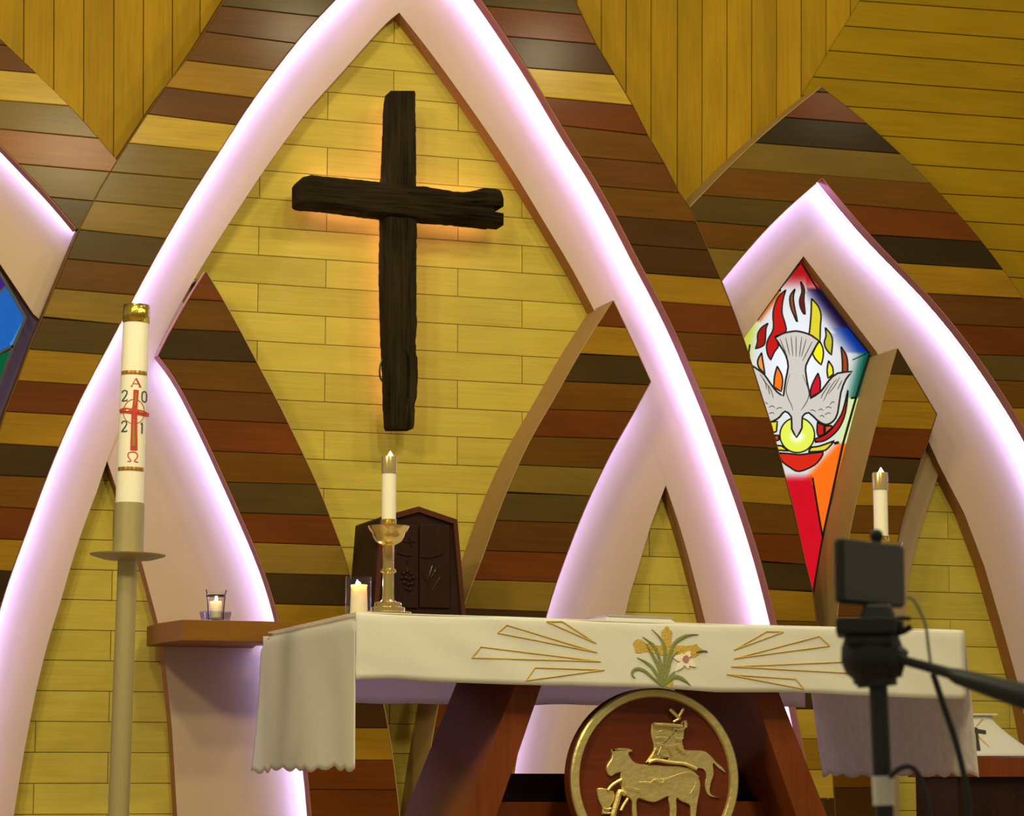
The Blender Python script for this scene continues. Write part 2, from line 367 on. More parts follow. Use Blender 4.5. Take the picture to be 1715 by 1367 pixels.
# --------------------------------------------------------------- the yellow back wall, board by board
wb = thing('wall_back', (4.2, YW, .9), 'rear wall of short yellow half-lapped boards behind the hanging cross', 'wall', kind='structure')
zt = U((700,-250), 0).z
mk('backing', M().box((-.6, YW+.004, .9), (9.2, YW+.16, zt)), GAPDARK, wb)
CEN = [(668,15),(560,120),(330,440),(340,462),(380,505),(470,700),(540,850),(600,1040),(640,1200),(668,1420),(690,1420),(700,1180),(745,1100),(790,950),(830,830),(910,680),(985,550),(1000,505),(960,430),(830,250)]
SMALL_L = [(179,765),(140,880),(95,1010),(35,1266),(5,1420),(305,1420),(296,1300),(262,1040),(215,860)]
SMALL_R = [(1115,808),(1090,870),(1045,1025),(1010,1300),(1000,1420),(1245,1420),(1185,1050),(1140,880)]
SMALL_3 = [(1578,775),(1545,860),(1515,960),(1505,1060),(1495,1420),(1760,1420),(1710,1150),(1650,940)]
def inside(p, poly):
    c = False; n = len(poly)
    for i in range(n):
        (x0, y0), (x1, y1) = poly[i], poly[(i+1) % n]
        if (y0 > p[1]) != (y1 > p[1]) and p[0] < (x1-x0)*(p[1]-y0)/(y1-y0)+x0: c = not c
    return c
def toimg(v):
    q = Vector(v)-CAM; z = q.dot(fw); return (W/2+F*q.dot(rt)/z, H/2-F*q.dot(up)/z)
zA = U((711,446.3), 0).z; zB = U((711,873), 0).z; RH = (zA-zB)/9
xA = U((546,476), 0).x; xB = U((767,482), 0).x; BL = xB-xA
zj = U((546,480), 0).z                       # a row with joints at xA, xB
r0 = math.floor((zA-zj)/RH)                  # its index counted down from zA
for r in range(-12, 24):
    z1 = zA-RH*r; z0 = z1-RH
    ph = xA + (0 if (r-r0) % 2 == 0 else BL/2)
    k0 = math.floor((0.0-ph)/BL)
    for k in range(k0, k0+16):
        x0 = ph+BL*k; x1 = x0+BL
        hit = False
        for i in range(9):
            for j in range(4):
                ip = toimg((x0+(x1-x0)*i/8, YW, z0+(z1-z0)*j/3))
                if ip[1] < 1400 and any(inside(ip, g) for g in (CEN, SMALL_L, SMALL_R, SMALL_3)): hit = True; break
            if hit: break
        if hit and z0 > .9:
            g = .0012
            q = [toimg((x, YW, z)) for x, z in ((x0+g, z1-g), (x1-g, z1-g), (x1-g, z0+g), (x0+g, z0+g))]
            plank(q, -.02, random.uniform(-.001, .001), YELLOW, wb)
# --------------------------------------------------------------- upper walls
wu = thing('wall_upper', (3.8, YW-.06, 3.5), 'upper wall of tall narrow upright yellow boards between the arches', 'wall', kind='structure')
UD = .06
slab('backing', [(-150,-170),(520,-170),(410,-5),(300,150),(190,320),(130,320),(-150,80)], UD-.05, UD-.015, GAPDARK, wu)
slab('backing', [(860,-170),(1500,-170),(1440,8),(1400,72),(1352,155),(1376,165),(1320,225),(1165,375),(1120,350),(1000,120)], UD-.05, UD-.015, GAPDARK, wu)
VL = [(-150,-165),(500,-165),(410,-5),(300,140),(190,300),(150,300),(-150,60)]
VR = [(860,-165),(1508,-165),(1440,3),(1400,67),(1350,148),(1380,150),(1320,220),(1165,360),(1130,350),(1000,100)]
xl = [40, 90.5, 140.5, 191, 240.5, 289, 335.5]; xr = [1007.5,1049,1091,1135,1176.5,1218,1259.5,1301,1342.5,1384,1424.5]
xl = [40-49.5*4,40-49.5*3,40-49.5*2,40-49.5]+xl+[381,427]; xr = [882,924,966]+xr+[1465,1506]
for reg, xs in ((VL, xl), (VR, xr)):
    for a, b in zip([-400]+xs, xs+[2000]):
        p = clip(clip(reg, 1, .002, -a-.6), -1, -.002, b-.6)
        if len(p) > 2 and parea(p) > 20: plank(p, UD-.015, UD+random.uniform(-.001, .001), YELLOW_V, wu)
wr = thing('wall_right', (6.5, YW-.06, 3.2), 'upper right wall of long level yellow boards beyond the right arch', 'wall', kind='structure')
HR = [(1508,-165),(1440,3),(1400,67),(1345,158),(1376,190),(1560,360),(1740,620),(1850,700),(1900,400),(1900,-165)]
slab('backing', HR, UD-.04, UD+.004, GAPDARK, wr)
hl = [((1450,2),(1715,20.8)),((1423,44),(1715,66)),((1396,85),(1715,110)),((1365,129),(1715,155)),((1417,178),(1715,199)),((1471,227),(1715,243)),((1533,276),(1715,287.5)),((1583,325),(1715,332)),((1621,371),(1715,377)),((1654,417),(1715,421.7)),((1687,464),(1715,466)),((1687,510),(1715,511)),((1687,556),(1715,556))]
hl = [shift(hl[0], -44.5*k) for k in (4,3,2,1)]+hl
rows(HR, hl, [YELLOW_R], UD+.004, UD+.02, wr, .6)
# --------------------------------------------------------------- middle arch panel of mixed brown boards
c1 = thing('trim_1', (3.3, YW-BR1, .9), 'large central arch panel of mixed brown boards framing the cross', 'wall panel', kind='structure')
def ring(a, b): return a + b[::-1]
CLr = ring(CL_OUT, CL_IN); CRr = ring(CR_IN, CR_OUT)
for rg in (CLr, CRr): slab('backing', rg, BR0, BR0+.012, GAPDARK, c1)
ll = [((379,10.5),(537,28)),((340.6,52.7),(498.6,73)),((310.7,101),(463.5,119)),((277,145.7),(432,165)),((247.5,191),(400,210)),((216,239.5),(368.7,254.6)),((28,274),(337,301)),((84,330),(305.5,350)),((133,384.5),(277,399.6)),((116,433.8),(248,446)),((88,483),(221,494)),((68.5,532),(197,543)),((49,585),(172,594)),((31.6,637.7),(144,644.7)),((14,689.7),(124.6,695.5)),((0,743),(100,749)),((0,796.4),(79,800)),((0,849.4),(58,852.6)),((0,903),(38.6,904.7)),((0,956),(19,957)),((0,1008),(20,1009)),((0,1061),(20,1062)),((0,1114),(20,1114.5))]
ll = [shift(ll[0], -43*k) for k in (3,2,1)]+ll
rows(CLr, ll, ['oliv','dkb','brn','dol','rdb','brn','gold','rdb','yl','oliv','oliv','olgd','dol','brn','olgd','dol','gold','red','gold','dk','brn','red','gold','blk','brn','gold','dk'], BR0+.012, BR1, c1)
rl = [((818,10.5),(969,24)),((851,61),(1000,74)),((886,114),(1000,123)),((916,163),(1060,176)),((1000,216.7),(1085,226)),((1000,264.6),(1108,274)),((1000,311.7),(1137.5,323)),((1035,362.5),(1160,371.5)),((1062.5,410),(1183,419)),((1083,458),(1204,467)),((1102,505),(1224,514)),((1130,556),(1230,561)),((1149.5,604),(1257,609)),((1172,650),(1270,654)),((1190,697),(1287,700.5)),((1211,746),(1301,751.5)),((1227,794.5),(1313,799.7)),((1243.7,841.6),(1325.6,847)),((1265,894),(1333,896)),((1280,942),(1347,946)),((1289,987.5),(1350,990)),((1300,1040),(1365,1042)),((1310,1090),(1380,1091)),((1320,1140),(1385,1140.5)),((1341,1188),(1390,1188)),((1354,1238),(1395,1238)),((1359,1290),(1400,1290)),((1365,1338),(1400,1338))]
rl = [shift(rl[0], -46*k) for k in (3,2,1)]+rl
rows(CRr, rl, ['brn','red','oliv','dol','red','dkb','yl','red','brn','rdb','brn','dkb','dkb','gold','red','rdb','gold','gold','red','dk','gold','brn','red','dk','gold','brn','red','dk','yl','gold','yl','dkb'], BR0+.012, BR1, c1)
band(CL_IN, BR1, BR0, BR1, EDGE, c1, 1); band(CR_IN, BR1, BR0, BR1, EDGE, c1, -1)
band(CL_OUT[:10], BR1, UD, BR1, EDGEDK, c1, -1); band(CL_OUT[9:], BR1, .19, BR1, EDGEDK, c1, -1)
band(CR_OUT[:11], BR1, UD, BR1, EDGEDK, c1, 1)
band(CR_OUT[10:], BR1, .0, BR1, EDGEDK, c1, 1)
led(CL_IN, BR1, -.035, .185, LEDL, c1); led(CR_IN, BR1, .035, .185, LEDP, c1)
# its white coves
c2 = thing('trim_2', (3.3, YW-WH, .9), 'pale pink cove lining of the large central arch washed by lilac light', 'cove', kind='structure')
WI_L = [(668.6,21),(646,38.6),(618,70),(589.6,102),(551,146),(516,182.6),(481,232),(446,279),(404,343),(368.7,397),(333.6,453),(290,530),(240,632),(205,708),(179,771),(165,817),(154.5,843),(132,904),(116,957),(98,1020),(84,1062.6),(70,1115),(56,1178),(38.6,1266),(23,1367),(15,1420)]
WI_R = [(668.6,21),(702,63),(737,109),(772,158),(807,207),(842.4,260),(874,309),(909,368.7),(945,427),(970,472),(991.6,513),(1030,590),(1078,703),(1115,813),(1126,845),(1142.6,894),(1160,958),(1171.8,1005),(1180.6,1040),(1200,1120),(1225,1250),(1245,1420)]
WI_L = smooth(WI_L, lap=5); WI_R = smooth(WI_R, lap=5)
def grow(px, dx): return [(x+dx, y) for x, y in px]
WLp = WI_L + grow(CL_IN, -45)[::-1]; WRp = WI_R + grow(CR_IN, 60)[::-1] + [(645.5, -160)]
slab('cove_board', WLp, 0.0, WH, WHITE, c2, EDGEMD); slab('cove_board', WRp, 0.0, WH, WHITE, c2, EDGEMD)
c3 = thing('trim_3', (2.0, YW-.09, .9), 'pale curved cove leg of the small left arch behind the corner shelf', 'cove', kind='structure')
SLI = [(179,771),(193,812),(213,868),(238.8,947),(263,1038),(274,1083.6),(288,1220.6),(296.7,1367),(300,1420)]
slab('cove_board', SLI+[(560,1420),(550,1300),(500,1050),(440,850),(380,690),(330,560),(290,470),(190,600),(150,720)], 0.0, .097, WHITE, c3, EDGEMD)
c4 = thing('trim_4', (4.1, YW-.09, .9), 'pale curved cove leg of the small right arch behind the altar', 'cove', kind='structure')
SRI = [(1115,813),(1104,841.7),(1090,880),(1084,899.7),(1066.5,958),(1054.8,996),(1048,1025),(1032,1120),(1018,1250),(1010,1420)]
slab('cove_board', SRI+[(800,1420),(820,1290),(860,1080),(900,950),(960,800),(1040,650),(1060,600),(1130,700)], 0.0, .0996, WHITE, c4, EDGEDK)
# lower spandrels
s1 = thing('trim_5', (2.2, YW-BR1, .9), 'lower left curved spandrel of mixed brown boards beside the corner shelf', 'wall panel', kind='structure')
SLr = SL_R + (SL_L1+SL_L2[1:])[::-1]
slab('backing', SLr, BR0, BR0+.012, GAPDARK, s1)
sl = [((318,501.5),(374,504.5)),((293,551.7),(404,556)),((274,601),(430,607)),((309,651.7),(461.7,660)),((337,702.6),(488,710)),((365,756),(511,762)),((383,808),(532,812)),((397,859),(553,864)),((423,909),(570.6,914)),((440.7,960.7),(579,964)),((460,1012),(577.6,1015)),((470,1065),(610,1067)),((480,1117),(620,1118)),((490,1169),(640,1170)),((500,1219),(653,1220)),((510,1273),(662,1274)),((515,1323),(668,1323.5))]
rows(SLr, sl, ['red','brn','dk','brn','rdb','red','brn','dol','red','olgd','dk','gold','brn','dkb','dkb','gold','red','red'], BR0+.012, BR1, s1)
band(SL_L1, BR1, BR0, BR1, EDGE, s1, -1); band(SL_L2, BR1, BR0, BR1, EDGE, s1, -1); band(SL_R, BR1, 0.0, BR1, TAN, s1, 1)
led(SL_L2[1:], BR1, .035, .185, LED, s1)
s2 = thing('trim_6', (3.6, YW-BR1, .9), 'lower right curved spandrel of mixed brown boards with broad tan edge', 'wall panel', kind='structure')
SRr = SR_L + (SR_R1+SR_R2[1:])[::-1]
slab('backing', SRr, BR0, BR0+.012, GAPDARK, s2)
sr = [((1002,546),(1047.5,549)),((969,593.6),(1070,597.5)),((944,639),(1084,645)),((919.6,686),(1062,690)),((893,731),(1030,735.5)),((868.7,779),(1011,785)),((851,826),(990,831)),((830,872),(969,876.5)),((850,923.7),(948,926.7)),((850,973),(930.5,975.5)),((850,1022.6),(914,1025)),((770,1070),(914,1072)),((770,1120),(914,1121)),((740,1170),(880,1170)),((740,1220),(880,1220)),((740,1270),(880,1270)),((740,1320),(880,1320))]
rows(SRr, sr, ['red','gold','dk','brn','red','brn','oliv','dol','rdb','red','olgd','dk','gold','brn','red','dkb','gold','red'], BR0+.012, BR1, s2)
band(SR_L, BR1, 0.0, BR1, TAN, s2, -1); band(SR_R1, BR1, BR0, BR1, EDGE, s2, 1); band(SR_R2, BR1, BR0, BR1, EDGE, s2, 1)
led(SR_R2[1:], BR1, -.035, .185, LEDL, s2)
# --------------------------------------------------------------- right arch
a3 = thing('trim_7', (6.2, YW-BR1, .9), 'right arch panel of brown boards around the dove window', 'wall panel', kind='structure')
outer = A3_OL + A3_OR[1:]
cutl = ((1219,281.5),(1500,303))
top = above(A3_OL + A3_OR[1:25], cutl)
left = below(A3_OL + [(1377,297)] + A3_IL[1:], cutl); right = below([(1376,145.6)] + A3_OR[1:] + A3_IR[::-1], cutl)
for rg in (top, left, right): slab('backing', rg, BR0, BR0+.012, GAPDARK, a3)
TL = [((1369,154),(1387,155)),((1313,196),(1449,207)),((1264,239),(1500,257))]
rows(top, TL, ['dk','red','blk','oliv'], BR0+.012, BR1, a3)
rows(left, [((1177,327),(1325,338)),((1163,370),(1287,380)),((1180,415),(1250,420))], ['brn','dol','brn','oliv'], BR0+.012, BR1, a3)
RL = [((1428,343),(1500,349)),((1474.5,394),(1600,402)),((1521,441.7),(1683,452)),((1559,491.7),(1713,500.7)),((1602,543.7),(1713,549)),((1634,594),(1713,596.5)),((1666.5,637),(1713,639)),((1660,683),(1713,684)),((1660,728),(1760,729)),((1660,774),(1760,775))]
rows(right, RL, ['brn','red','blk','gold','rdb','red','dol','brn','gold','brn','red'], BR0+.012, BR1, a3)
band(A3_OL, BR1, UD, BR1, TAN, a3, 1); band(A3_IL, BR1, BR0, BR1, EDGE, a3, 1); band(A3_IR, BR1, BR0, BR1, EDGE, a3, -1)
led(A3_IL, BR1, -.035, .185, LEDL, a3); led(A3_IR, BR1, .035, .185, LED, a3)
c5 = thing('trim_8', (6.2, YW-WH, .9), 'pale pink cove lining of the right arch around the dove window', 'cove', kind='structure')
A3W = [(1377,245),(1300,310),(1220,385),(1150,480),(1190,600),(1247,566),(1267,538),(1304,486),(1345.6,429),(1380,474),(1420,526),(1467.5,588.5),(1500,650),(1540,716),(1554,737),(1573,779),(1590,812),(1615,860),(1648.7,949),(1678,1049),(1704,1142),(1735,1300),(1750,1420),(1920,1420),(1900,1100),(1865,900),(1800,740),(1745,650),(1645,530),(1575,440),(1475,330),(1425,270)]
slab('cove_board', A3W, 0.0, WH, WHITE, c5, EDGEMD)
c6 = thing('trim_9', (5.9, YW-.05, .9), 'small arch leg coloured tan for its shade behind the phone tripod', 'cove', kind='structure')
slab('cove_board', [(1500,690),(1556,680),(1577,779),(1566,812),(1550,860),(1535,910),(1522,970),(1515,1040),(1508,1150),(1505,1420),(1385,1420),(1400,1100),(1425,960),(1455,850)], 0.0, .04, plain('cove_shade_tan', (.40,.27,.13), .6), c6, EDGEDK)  # pale cove leg; its shade is put into the tan colour
s3 = thing('trim_10', (5.7, YW-BR1, .9), 'lower curved spandrel of brown boards right of the dove window', 'wall panel', kind='structure')
S3r = S3_L + S3_R[::-1]
slab('backing', S3r, BR0, BR0+.012, GAPDARK, s3)
s3l = [((1490,626.4),(1532.7,628.6)),((1479,671.5),(1558.5,674)),((1467,716.7),(1560,720)),((1455,764.5),(1542,768)),((1443,807),(1530,810)),((1433.5,847),(1520,849)),((1418,893),(1505,895)),((1418,940),(1505,941)),((1400,986),(1500,986.5)),((1400,1033),(1500,1033)),((1400,1080),(1500,1080)),((1400,1127),(1500,1127)),((1400,1174),(1500,1174)),((1400,1222),(1500,1222)),((1400,1270),(1500,1270)),((1400,1320),(1500,1320))]
rows(S3r, s3l, ['dk','gold','gold','red','dk','gold','brn','gold','brn','rdb','gold','brn','dkb','brn','red','brn','dkb'], BR0+.012, BR1, s3)
band(S3_L, BR1, 0.0, BR1, TAN, s3, -1); band(S3_R, BR1, BR0, BR1, EDGEDK, s3, 1)
# --------------------------------------------------------------- left arch
a1 = thing('trim_11', (.4, YW-BR1, 2.4), 'left arch panel of brown boards at the left edge', 'wall panel', kind='structure')
LAr = LA_O + [(168,316),(133,385)] + LA_I[::-1]
slab('backing', LAr, BR0, BR0+.012, GAPDARK, a1)
rows(LAr, [((-60,27),(58,36)),((-60,71),(58,79)),((0,117.6),(58,122.5)),((0,167.5),(116,177)),((0,216),(168.5,232)),((28,274),(337,301)),((84,330),(305.5,350))], ['oliv','brn','rdb','yl','oliv','lred','oliv','dol'], BR0+.012, BR1, a1)
band(LA_I, BR1, BR0, BR1, EDGE, a1, -1)
led(LA_I, BR1, .035, .23, LED, a1)
c7 = thing('trim_12', (.4, YW-.17, 2.0), 'pale pink cove lining of the left arch at the left edge', 'cove', kind='structure')
slab('cove_board', [(-150,20),(0,205),(165,385),(78,545),(56,526),(0,442),(-150,230)], .11, .17, WHITE, c7, EDGEDK)
# --------------------------------------------------------------- floors
FLOOR = plain('polished_floor', (.30, .22, .14), .35)
mk('floor', M().box((-6, -3, -.1), (14, 7.2, 0)), FLOOR); tag(bpy.data.objects['floor'], 'plain nave floor in front of the altar platform', 'floor', kind='structure')
o = mk('floor', M().box((-6, 7.2, 0), (14, YW+.2, .9)), FLOOR); tag(o, 'raised altar platform floor along the rear wall', 'floor', kind='structure')
# --------------------------------------------------------------- dove window (a backlit panel, right arch)
def vcol_emit(name, strength):
    m = bpy.data.materials.new(name); m.use_nodes = True; nt = m.node_tree; nt.nodes.clear()
    a = nt.nodes.new('ShaderNodeAttribute'); a.attribute_name = 'pane_color'
    e = nt.nodes.new('ShaderNodeEmission'); e.inputs[1].default_value = strength
    o = nt.nodes.new('ShaderNodeOutputMaterial'); nt.links.new(a.outputs['Color'], e.inputs[0]); nt.links.new(e.outputs[0], o.inputs[0]); return m
PRINT = vcol_emit('printed_backlit_panel', 1.0)
LEAD = plain('black_lead', (.006, .006, .008), .4)
def lerp(a, b, t): return tuple(a[i]+(b[i]-a[i])*t for i in range(len(a)))
def sst(t): t = max(0, min(1, t)); return t*t*(3-2*t)
def segdist(p, a, b):
    vx, vy = b[0]-a[0], b[1]-a[1]; return ((p[0]-a[0])*vy-(p[1]-a[1])*vx)/math.hypot(vx, vy)
WD = .03
w1 = thing('window_1', tuple(at((1340, 1000), YW-WD)), 'backlit kite window with a white dove, flames and red point', 'window', kind='structure')
KT, KR, KB, KL = (1341,438), (1457,592), (1362,1004), (1222,590)
def kite_color(p):
    x, y = p; wht = lerp((214,214,212), (242,246,255), sst(1-math.hypot((x-1335)/75, (y-610)/130)*.8))
    c = wht
    dUL = abs(segdist(p, KT, (1267,538))); dUR = abs(segdist(p, KT, KR)); dLR = abs(segdist(p, KR, KB))
    def mixin(col, d, wd, c): return lerp(c, col, sst(1.15-d/wd))
    if y < 487 and y < 486+(x-1300)*.05:
        c = lerp(c, (176,22,24), sst((487-y+ (8 if x > 1350 else 0))/34+ .1 if x < 1368 else .9))
    if y >= 484 and x < 1306 and y < 540: c = mixin((205,96,22), dUL, 9, c)
    if y >= 536 and x < 1275: c = mixin((196,204,60), max(0, x-1247-(575-y)*.2), 20, c)
    if x > 1350 and 484 <= y+ (x-1369)*.0 and y < 592:
        if y < 548-(x-1412)*.2 and x < 1425: c = mixin((26,14,60), dUR, 30, c)
        elif x > 1395: c = mixin((10,44,140), dUR, 36, c)
    if y >= 592 and y < 667: c = mixin((0,86,64), dLR, 26, c)
    if 667 <= y < 742: c = mixin((214,232,150), dLR, 30, c)
    xd = 1361+(y-803)*.185                  # black divider in the lower point
    if y >= 742:
        edge = 1400-(y-742)*.92             # orange fades to white along this slope
        if x > xd or y < 803: c = lerp(c, (250,112,24), sst((x-edge)/14+.3))
    if y > 788 and x <= xd: c = lerp(c, (204,18,34), sst((y-791)/16))
    return lin(c)
rowsN, colsN = 120, 30
pts = []; cols = []
for i in range(rowsN+1):
    y = KT[1]+(KB[1]-KT[1])*i/rowsN
    xl_ = KT[0]+(KL[0]-KT[0])*(y-KT[1])/(KL[1]-KT[1]) if y < KL[1] else KL[0]+(KB[0]-KL[0])*(y-KL[1])/(KB[1]-KL[1])
    xr_ = KT[0]+(KR[0]-KT[0])*(y-KT[1])/(KR[1]-KT[1]) if y < KR[1] else KR[0]+(KB[0]-KR[0])*(y-KR[1])/(KB[1]-KR[1])
    rw = [(xl_+(xr_-xl_)*j/colsN, y) for j in range(colsN+1)]
    pts.append([U(p, WD) for p in rw]); cols += [kite_color(p) for p in rw]
mk('printed_panel', M().grid(pts), PRINT, w1, colors=cols)
slab('light_box', [KT, KR, KB, KL], .0, WD-.003, GAPDARK, w1)
def A(*q): return [(1240+x/7.391, 430+y/7.391) for x, y in q]
def B(*q): return [(1240+x/6.509, 600+y/6.509) for x, y in q]
def pane(px, col, lvl, parent, came=2.2, closed=True, n=3, label=None, keep=()):
    px = smooth(px+[px[0]], n, keep)[:-1]; d = WD+.0015+lvl*.0012
    q = [xz(p, d) for p in px]
    o = mk('pane', M().prism(q, YW-d, YW-d+.001), emit('pane_%d_%d_%d' % col, lin(col), 1.0), parent)
    if label: o['label'] = label
    if came: mk('came', M().ribbon(q+[q[0], q[1]], 0, came*.0041, YW-d-.0012, 0, .002), LEAD, o)
    return o
pane(A((560,410),(522,560),(515,700),(550,820),(560,930),(430,985),(470,1100),(420,1180),(375,1280),(338,1210),(323,1110),(345,1020),(395,930),(410,850),(403,720),(420,620),(470,500)), (198,28,26), 0, w1, keep=(0,5,8))
pane(A((675,400),(655,500),(668,620),(705,810),(660,720),(620,610),(615,490)), (150,78,44), 0, w1)
pane(A((745,310),(792,400),(785,540),(800,715),(748,640),(733,540),(762,430)), (128,18,28), 0, w1)
pane(A((880,520),(960,610),(997,720),(990,860),(985,1045),(850,965),(862,860),(875,700)), (222,206,48), 0, w1, keep=(0,4,5))
pane(A((980,1045),(1020,1130),(1025,1230),(1000,1340),(930,1270),(893,1200),(935,1110)), (248,236,30), 0, w1, keep=(0,3,5))
pane(A((340,825),(315,900),(305,1060),(268,1110),(185,1140),(212,1060),(215,960),(262,880)), (170,26,22), 0, w1, keep=(0,4))
pane(A((1050,880),(1110,950),(1140,1040),(1125,1220),(1060,1140),(1038,1060),(1060,980)), (192,184,48), 0, w1, keep=(0,3))
pane(A((1245,1115),(1300,1200),(1325,1290),(1329,1430),(1262,1440),(1262,1290)), (160,66,28), 0, w1, keep=(0,3,4))
pane([(1275.4,591),(1277.5,605),(1281,626),(1271,616),(1269,604)], (236,150,70), 0, w1, keep=(0,2))
pane(B((400,90),(445,170),(460,250),(445,365),(365,315),(372,200)), (252,120,30), 0, w1, keep=(0,3,4))
pane(B((845,165),(870,250),(867,370),(768,425),(765,350),(795,260)), (206,26,44), 0, w1, keep=(0,2,3))
pane(B((960,30),(1005,100),(1012,175),(955,220),(945,130)), (238,226,50), 0, w1, keep=(0,2,3))
pane(B((815,915),(900,905),(980,860),(1070,770),(1132,640),(1160,500),(1172,350),(1120,560),(1080,650),(1010,750),(920,835),(815,880)), (190,28,30), 0, w1, keep=(0,6,11))
pane(B((395,952),(450,957),(525,1012),(405,1003)), (226,206,50), 0, w1, keep=(0,1,2,3))
pane(B((770,972),(870,957),(1025,900),(960,975),(900,1012),(740,1022)), (226,206,50), 0, w1, keep=(0,2,5))
pane(B((415,1035),(540,1042),(640,1052),(740,1042),(905,1022),(880,1085),(800,1170),(640,1235),(540,1190),(450,1120)), (214,42,26), 0, w1, keep=(0,4))
pane(B((840,700),(910,732),(912,832),(850,852),(835,800)), (190,32,30), 0, w1, keep=(0,1,2,3))
pane(B((925,738),(995,738),(1000,762),(922,825)), (210,92,30), 0, w1, keep=(0,1,2,3))
pane(B((325,695),(402,690),(392,800),(358,812)), (232,214,50), 0, w1, keep=(0,1,2,3))
pane(B((368,842),(415,842),(420,892),(388,902)), (206,74,30), 0, w1, keep=(0,1,2,3))
# halo disc with a bright middle
hc = (1240+620/6.509, 600+838/6.509); mbh = M(); cl_h = []
mbh.add([U(hc, WD+.0035)]); cl_h.append(lin((248,252,240)))
for k in range(1, 7):
    for j in range(32):
        a = 2*math.pi*j/32; mbh.add([U((hc[0]+28.5*k/6*math.cos(a), hc[1]+29*k/6*math.sin(a)), WD+.0035)])
        cl_h.append(lin(lerp((250,254,244), (226,236,84), sst((k-.5)/3.2 + (.35 if math.sin(a) < -.2 else 0)))))
for j in range(32): mbh.face((0, 1+j, 1+(j+1) % 32))
for k in range(5):
    for j in range(32): a = 1+k*32; mbh.face((a+j, a+32+j, a+32+(j+1) % 32, a+(j+1) % 32))
ho = mk('pane', mbh, PRINT, w1, colors=cl_h); ho['label'] = 'round lime yellow halo pane with a bright middle'
cir = [xz((hc[0]+29*math.cos(2*math.pi*j/40), hc[1]+29.5*math.sin(2*math.pi*j/40)), WD+.004) for j in range(42)]
mk('came', M().ribbon(cir, 0, .0078, YW-WD-.0048, 0, .002), LEAD, ho)
DOVE = [(1298.2,565.3),(1311.7,558.5),(1322.5,556),(1333.4,554.7),(1345.5,557),(1359,562),(1371.2,571.4),(1360.4,591),(1349.6,612.7),(1350,628),(1353,646),(1357.5,667.6),(1375.2,655.3),(1387.5,638.4),(1402.8,625.3),(1427.4,622.5),(1416.7,635.3),(1408,658.4),(1402.8,692),(1395,706),(1382.9,711.4),(1369,704.5),(1354.5,691.4),(1343.7,698.3),(1343,716.8),(1334,732.9),(1326,718.3),(1325.3,698.3),(1314.5,689),(1306,698.3),(1296.8,704.5),(1286,706),(1272,690),(1258,640),(1252,610),(1260,613),(1269,619),(1280,627.7),(1290.7,643),(1301.5,656.8),(1312,663.5),(1316,635.3),(1320,613.8),(1315.8,595),(1306.3,578.8)]
dv = pane(DOVE, (206,199,190), 3, w1, 2.4, n=2, keep=(0,6,11,15,25,40), label='pale grey dove flying downward with spread wings')
FEA = plain('feather_ink', (.10, .095, .09), .5); mf = M(); dd = WD+.0015+3*.0012+.0014
for q in (A((490,1015),(585,1250)), A((560,1000),(610,1220)), A((628,985),(650,1230)), A((690,985),(690,1240)), A((760,995),(730,1240)), A((815,1020),(755,1240)), A((890,1050),(770,1290)),
          B((540,170),(500,330),(515,420),(560,520),(572,570)), B((680,180),(745,360),(735,450),(690,530),(660,570)), B((1085,205),(1030,300),(960,390)), B((1050,225),(975,330),(905,470)), B((1110,240),(1060,340)), B((980,270),(900,390),(880,440)),
          B((930,545),(960,530),(995,545)), B((850,570),(880,555),(905,572)), B((760,570),(790,565),(825,585)), B((975,510),(1000,480),(1030,480)), B((920,620),(950,600),(990,600)), B((860,635),(895,625),(915,650)),
          B((210,170),(270,260),(285,340)), B((245,230),(330,340),(360,440)), B((300,300),(320,400)), B((310,540),(345,520),(378,540)), B((390,560),(420,540),(460,545)), B((310,605),(345,595),(372,605)), B((270,480),(300,500))):
    p = smooth(q, 4); mf.ribbon([xz(v, dd) for v in p], 0, [.0048*(.35+.65*math.sin(math.pi*(i+.5)/len(p))) for i in range(len(p))], YW-dd, 0, .0008)
mk('feather_line', mf, FEA, dv)
ml_ = M()
for q, wd in (([(1361,800),(1374,879),(1378,900)], 2.6), ([(1456,594),(1437,655),(1412,743),(1379.5,893),(1361,1000)], 3.4), ([(1342,440),(1369,484),(1412,538),(1456,592)], 2.4), ([(1268,537),(1305,486),(1340,441)], 2.0), ([(1397,743),(1405,741)], 4), ([(1300,484),(1308,487)], 3), ([(1425,667),(1434,666)], 3), ([(1428,603),(1452,592)], 1.5), ([(1257,613),(1254,590),(1256,577)], 2.5)):
    ml_.ribbon([xz(v, WD+.005) for v in q], 0, wd*.0036, YW-WD-.006, 0, .003)
mk('came', ml_, LEAD, w1)
# left window, cut by the picture edge
w2 = thing('window_2', tuple(at((0, 700), YW-.13)), 'backlit blue and green kite window at the left edge', 'window', kind='structure')
LD = .13
slab('light_box', [(-150,300),(44,532),(-150,1000)], .09, LD-.002, GAPDARK, w2)
for px, c in (([(-150,320),(2,462),(9,479),(-12,500),(-150,520)], (66,34,120)), ([(-150,525),(-12,502),(10,481),(42,530),(17,581),(-8,592),(-150,660)], (34,96,176)), ([(42,533),(38,548),(19,579),(16,577),(34,543)], (70,160,225)), ([(-150,664),(-6,597),(17,587),(22,586),(0,650),(-150,960)], (8,92,52))):
    d = LD+.002; mk('pane', M().prism([xz(p, d) for p in px], YW-d, YW-d+.002), emit('pane_%d_%d_%d' % c, lin(c), .95), w2)
mw = M()
for q, wd in (([(-150,330),(0,458),(43,532),(20,585),(-4,652),(-150,985)], 5), ([(22,580),(14,583),(-6,594),(-150,662)], 4), ([(10,479),(-12,501)], 3)):
    mw.ribbon([xz(v, LD+.004) for v in q], 0, wd*.0028, YW-LD-.007, 0, .005)
mk('came', mw, LEAD, w2)
